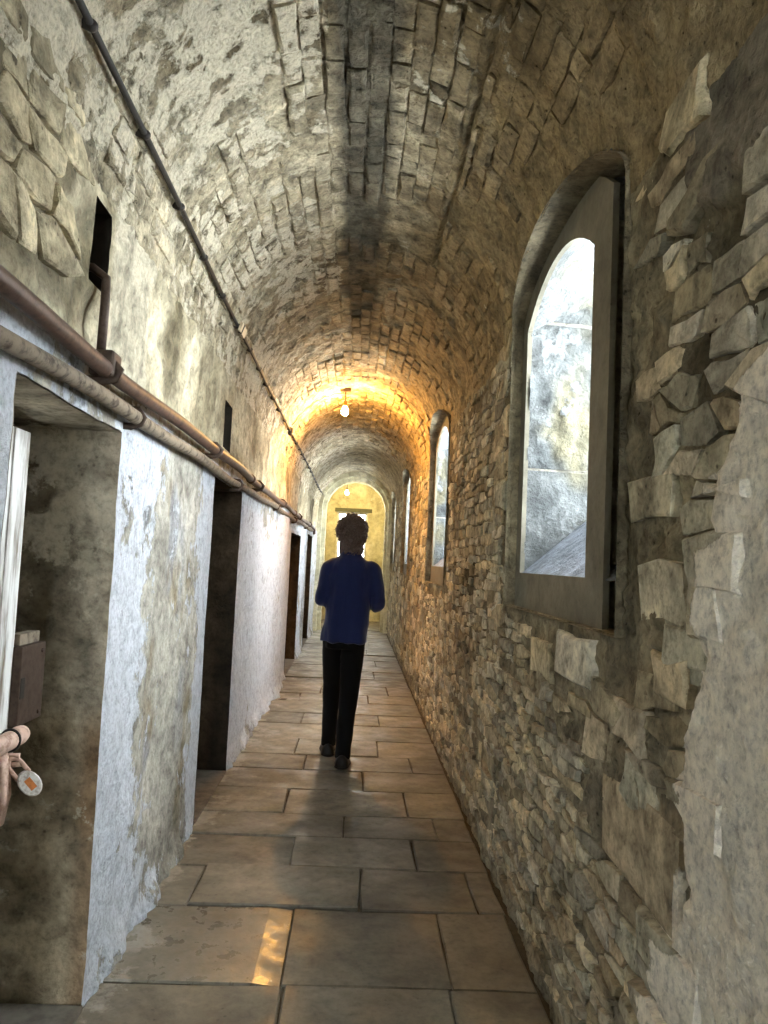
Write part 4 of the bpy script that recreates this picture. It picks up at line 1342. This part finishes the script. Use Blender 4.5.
def limb(pts, rads, n=16, k=24):
    pts = np.array(pts, float); rads = np.array(rads, float)
    t = np.linspace(0, 1, len(pts)); tt = np.linspace(0, 1, k)
    # smooth interpolation of joints
    path = np.stack([np.interp(tt, t, pts[:, i]) for i in range(3)], 1)
    for _ in range(2):
        path[1:-1] = (path[:-2] + 2 * path[1:-1] + path[2:]) / 4
    return tube_vf(path, np.interp(tt, t, rads), n)
person = empty('person', (J(-0.05, 5.2, 0)))
tag(person, 'person with dark curly hair, navy shirt and black trousers walking away', 'person')
sL, sR = J(-0.178, 5.215, 1.352), J(0.128, 5.215, 1.352)
eL, eR = J(-0.228, 5.165, 1.125), J(0.182, 5.165, 1.11)
wL, wR = J(-0.165, 5.40, 1.13), J(0.115, 5.40, 1.13)
hipL, hipR = J(-0.122, 5.21, 0.90), J(0.022, 5.20, 0.90)
kL, kR = J(-0.122, 5.40, 0.51), J(0.005, 5.20, 0.49)
aL, aR = J(-0.130, 5.44, 0.095), J(-0.022, 5.055, 0.105)
neck, head = J(-0.03, 5.225, 1.455), J(-0.03, 5.255, 1.605)
# body: head, neck, trunk, arms and hands, legs in one skin
def hand(w, d, side):
    """palm and five curled fingers; d = forward direction, side = +1 thumb towards +x"""
    d = np.array(d, float); d /= np.linalg.norm(d)
    lat = np.array([0, 0, 1.0])                              # thumbs up, palms facing each other
    pal = np.cross(lat, d) * side
    parts = []
    p0, p1 = w - d * 0.01, w + d * 0.085
    parts.append(tube_vf([p0, w + d * 0.03, w + d * 0.06, p1], np.array([[0.018, 0.026], [0.016, 0.036], [0.015, 0.040], [0.012, 0.036]]), 12, flat=lat))
    for q, (off, ln) in enumerate(((0.028, 0.068), (0.010, 0.076), (-0.009, 0.070), (-0.027, 0.055))):
        b = p1 + lat * off - d * 0.008
        parts.append(tube_vf([b, b + d * ln * 0.45 + pal * 0.008, b + d * ln * 0.75 + pal * 0.028, b + d * ln * 0.85 + pal * 0.05], np.array([0.0095, 0.009, 0.0085, 0.007]), 8))
    b = w + d * 0.03 + lat * 0.03
    parts.append(tube_vf([b, b + d * 0.025 + lat * 0.022 + pal * 0.012, b + d * 0.052 + lat * 0.026 + pal * 0.024, b + d * 0.07 + lat * 0.022 + pal * 0.032], np.array([0.013, 0.011, 0.010, 0.008]), 8))
    return parts
def ellipsoid(c, rx, ry, rz, n=20, k=14):
    prof = [(math.sin(math.pi * (i + 0.02) / (k - 0.96)), -math.cos(math.pi * (i + 0.02) / (k - 0.96))) for i in range(k)]
    return ring_loft_round([(np.array([c[0], c[1], c[2] + rz * z]), max(rx * s, 1e-3), max(ry * s, 1e-3)) for s, z in prof], n)
def ring_loft_round(rings, n):
    V = [(c[0] + rx * math.cos(2 * math.pi * j / n), c[1] + ry * math.sin(2 * math.pi * j / n), c[2]) for c, rx, ry in rings for j in range(n)]
    k = len(rings)
    Fc = [(i * n + j, i * n + (j + 1) % n, (i + 1) * n + (j + 1) % n, (i + 1) * n + j) for i in range(k - 1) for j in range(n)]
    Fc.append(tuple(range(n))[::-1]); Fc.append(tuple((k - 1) * n + j for j in range(n)))
    return np.array(V, float), Fc
bp_ = []
bp_.append(ellipsoid(head + np.array([0, -0.005, 0.015]), 0.074, 0.092, 0.098))
bp_.append(ellipsoid(head + np.array([0, 0.022, -0.045]), 0.056, 0.066, 0.072))
bp_.append(tube_vf([head + np.array([0, 0.085, 0.012]), head + np.array([0, 0.102, -0.008]), head + np.array([0, 0.108, -0.026]), head + np.array([0, 0.088, -0.034])], np.array([0.008, 0.011, 0.015, 0.012]), 10))   # nose
bp_.append(ellipsoid(head + np.array([0, 0.082, -0.062]), 0.024, 0.010, 0.010))                                                             # lips
for s in (-1, 1):
    bp_.append(ellipsoid(head + np.array([s * 0.077, -0.005, -0.012]), 0.011, 0.020, 0.032))                                                # ears
bp_.append(limb([head + np.array([0, -0.01, -0.04]), neck, neck + np.array([0, -0.01, -0.07])], [0.052, 0.056, 0.075]))
bp_.append(ring_loft([(J(-0.04, 5.215, 0.86), 0.14, 0.095), (J(-0.04, 5.215, 1.05), 0.125, 0.085), (J(-0.03, 5.215, 1.28), 0.15, 0.10), (J(-0.027, 5.215, 1.40), 0.13, 0.075), (J(-0.027, 5.22, 1.44), 0.08, 0.06)]))
for s, e, w, side in ((sL, eL, wL, 1), (sR, eR, wR, -1)):
    bp_.append(limb([s, (s + e) / 2, e, (e + w) / 2, w], [0.044, 0.042, 0.036, 0.034, 0.024]))
    bp_ += hand(w, (w - e), side)
for h_, k_, a_ in ((hipL, kL, aL), (hipR, kR, aR)):
    bp_.append(limb([h_, (h_ + k_) / 2, k_, (k_ + a_) / 2, a_], [0.075, 0.066, 0.05, 0.046, 0.034]))
body = remeshed('body', bp_, 0.0058, 3, M['skin'], person)
for s in (-1, 1):
    V, Fc = ellipsoid(head + np.array([s * 0.030, 0.074, 0.008]), 0.012, 0.010, 0.008, 12, 8)
    ey = link('eye', mesh_np('eye', V, Fc), M['eye'], body)
    V, Fc = ellipsoid(head + np.array([s * 0.030, 0.0815, 0.008]), 0.0052, 0.0036, 0.0055, 10, 7)
    link('iris', mesh_np('iris', V, Fc), M['sole'], body)
    V, Fc = tube_vf([head + np.array([s * 0.046, 0.072, 0.026]), head + np.array([s * 0.030, 0.083, 0.031]), head + np.array([s * 0.014, 0.086, 0.028])], 0.0035, 6)
    link('eyebrow', mesh_np('eyebrow', V, Fc), M['hair'], body)
# shirt with sleeves and collar
def shirt_folds(co):
    q = co.copy()
    f = 0.012 * fbm(q, (14, 9, 3.0), 3, 151) + 0.008 * fbm(q, (8, 8, 10), 2, 152)
    f += 0.007 * np.cos(q[:, 0] * 62 + 2.5 * q[:, 2]) * sstep(1.25, 0.9, q[:, 2]) * 0.6
    return f
shirt = []
shirt.append(ring_loft([(J(-0.052, 5.205, 0.845), 0.168, 0.128), (J(-0.05, 5.205, 0.90), 0.165, 0.124), (J(-0.042, 5.205, 1.02), 0.158, 0.114), (J(-0.034, 5.21, 1.18), 0.166, 0.118),
                        (J(-0.028, 5.21, 1.30), 0.172, 0.120), (J(-0.026, 5.212, 1.37), 0.152, 0.105), (J(-0.026, 5.216, 1.42), 0.115, 0.086), (J(-0.028, 5.222, 1.455), 0.080, 0.072), (J(-0.03, 5.228, 1.485), 0.068, 0.068)]))
for s, e, w in ((sL, eL, wL), (sR, eR, wR)):
    inn = s + (J(-0.027, 5.215, 1.39) - s) * 0.30
    shirt.append(limb([inn, s, (s * 0.55 + e * 0.45), e, e + (w - e) * 0.5, e + (w - e) * 0.9], [0.062, 0.066, 0.058, 0.050, 0.045, 0.038]))
remeshed('shirt', shirt, 0.0085, 4, M['navy'], person, shirt_folds)
remeshed('collar', [tube_vf([neck + np.array([0.068 * math.cos(t), 0.004 + 0.066 * math.sin(t), 0.026 + 0.012 * math.sin(t) * -1]) for t in np.linspace(0.2 * math.pi, -1.2 * math.pi, 24)], np.array([[0.009, 0.022]] * 24), 10, flat=(0, 0, 1))], 0.006, 2, M['navy'], person)
# trousers
def trouser_folds(co):
    return 0.004 * fbm(co, (12, 12, 14), 3, 161) + 0.004 * fbm(co, (9, 9, 4), 2, 162)
tr = [ring_loft([(J(-0.048, 5.205, 0.80), 0.128, 0.105), (J(-0.048, 5.205, 0.88), 0.134, 0.108), (J(-0.045, 5.205, 0.98), 0.132, 0.098)])]
for h_, k_, a_ in ((hipL, kL, aL), (hipR, kR, aR)):
    tr.append(limb([h_ + np.array([0, 0, 0.02]), h_ * 0.5 + k_ * 0.5, k_, k_ * 0.5 + a_ * 0.5, a_ + np.array([0, -0.004, -0.03])], [0.084, 0.080, 0.068, 0.060, 0.054]))
remeshed('trousers', tr, 0.0085, 4, M['trousers'], person, trouser_folds)
# shoes
def shoe(ankle, heel_lift, yaw):
    parts, sole = [], []
    c, s = math.cos(yaw), math.sin(yaw)
    def W(fx, fy, fz):
        # pitch about the toe ball
        y, z = fy, fz
        if heel_lift:
            bx = 0.15
            d = y - bx
            y, z = (bx + d * math.cos(heel_lift) + z * math.sin(heel_lift) if d < 0 else y), (z * math.cos(heel_lift) - d * math.sin(heel_lift) if d < 0 else z)
        return np.array([ankle[0] + fx * c + y * s, ankle[1] - 0.02 + y * c - fx * s, z + 0.002])
    st = [(-0.062, 0.030, 0.058), (-0.045, 0.038, 0.070), (0.0, 0.040, 0.075), (0.05, 0.040, 0.060), (0.10, 0.046, 0.046), (0.15, 0.048, 0.038), (0.19, 0.040, 0.030), (0.215, 0.022, 0.018)]
    n = 16
    def build(top, zlo, grow):
        V = []
        for y, w, h in st:
            hh = h if top else 0.022
            for j in range(n):
                a = 2 * math.pi * j / n
                x = (w * 1.18 + grow) * math.cos(a)
                z = zlo + (hh - zlo) * (0.5 + 0.5 * math.sin(a)) if not top else 0.018 + (hh) * max(0, math.sin(a)) + (0.0 if math.sin(a) > 0 else 0.012 * math.sin(a))
                V.append(W(x, y * (1 + grow * 0.5), z))
        k = len(st)
        Fc = [(i * n + j, i * n + (j + 1) % n, (i + 1) * n + (j + 1) % n, (i + 1) * n + j) for i in range(k - 1) for j in range(n)]
        Fc += [tuple(range(n))[::-1], tuple((k - 1) * n + j for j in range(n))]
        return np.array(V), Fc
    o = link('shoe', mesh_np('shoe', *build(True, 0.0, 0.0)), M['shoe'], person)
    link('sole', mesh_np('sole', *build(False, 0.0, 0.003)), M['sole'], o)
shoe(np.array([aL[0], aL[1], 0]), 0.0, -0.06)
shoe(np.array([aR[0], aR[1], 0]), 0.10, 0.04)
# curly hair: a lumpy cap with many short coils
hc = head + np.array([0, -0.014, 0.026])
Vh, Fh = ellipsoid(hc, 0.099, 0.110, 0.112, 48, 36)
d = Vh - hc
rr = fbm(Vh, 32, 3, 171) * 0.012 * sstep(1.0, 0.9, np.abs(d[:, 2]) / 0.112) + vnoise(Vh, 60, 172) * 0.006
Vh = hc + d * (1 + (rr / 0.1)[:, None])
# hairline: pull the cap in where the face and neck show
face = sstep(0.02, 0.06, d[:, 1]) * sstep(0.055, 0.03, d[:, 2])
low = sstep(-0.085, -0.12, d[:, 2])
Vh = hc + (Vh - hc) * (1 - 0.42 * np.maximum(face, low))[:, None]
V2, F2 = ellipsoid(head + np.array([0, -0.045, -0.045]), 0.084, 0.066, 0.085, 32, 24)
V2 = V2 + (V2 - V2.mean(0)) * (fbm(V2, 40, 3, 173) * 0.13)[:, None]
parts = [(Vh, Fh), (V2, F2)]
rh = np.random.default_rng(4)
for k in range(620):
    v = rh.normal(0, 1, 3); v /= np.linalg.norm(v)
    if v[1] > 0.25 and v[2] < 0.45: continue
    if v[2] < -0.78: continue
    b = hc + v * np.array([0.101, 0.112, 0.112]) * rh.uniform(0.9, 1.02)
    t1 = np.cross(v, [0.3, 0.5, 0.8]); t1 /= np.linalg.norm(t1); t2 = np.cross(v, t1)
    ph, r = rh.uniform(0, 6.28), rh.uniform(0.007, 0.014)
    ax_ = v * rh.uniform(0.4, 1.0) + t1 * rh.normal(0, .5) + t2 * rh.normal(0, .5) + np.array([0, 0, -0.35]); ax_ /= np.linalg.norm(ax_)
    pth = [b + ax_ * 0.026 * (i / 9) + r * (t1 * math.cos(ph + i * 0.95) + t2 * math.sin(ph + i * 0.95)) for i in range(10)]
    parts.append(tube_vf(pth, np.linspace(0.0055, 0.0025, 10), 5))
# nape curls
for k in range(190):
    a = rh.uniform(-1.35, 1.35)
    b = hc + np.array([0.082 * math.sin(a), -0.09 * math.cos(a), rh.uniform(-0.145, -0.06)])
    out_ = np.array([math.sin(a), -math.cos(a), 0])
    ph = rh.uniform(0, 6.28)
    pth = [b + np.array([0, 0, -0.035]) * (i / 8) + 0.008 * (out_ * math.cos(ph + i) + np.array([out_[1], -out_[0], 0]) * math.sin(ph + i)) for i in range(9)]
    parts.append(tube_vf(pth, np.linspace(0.005, 0.002, 9), 5))
Vs, Fs, off = [], [], 0
for V, Fc in parts:
    Vs.append(V); Fs += [tuple(i + off for i in f) for f in Fc]; off += len(V)
link('hair', mesh_np('hair', np.concatenate(Vs), Fs, True), M['hair'], person)
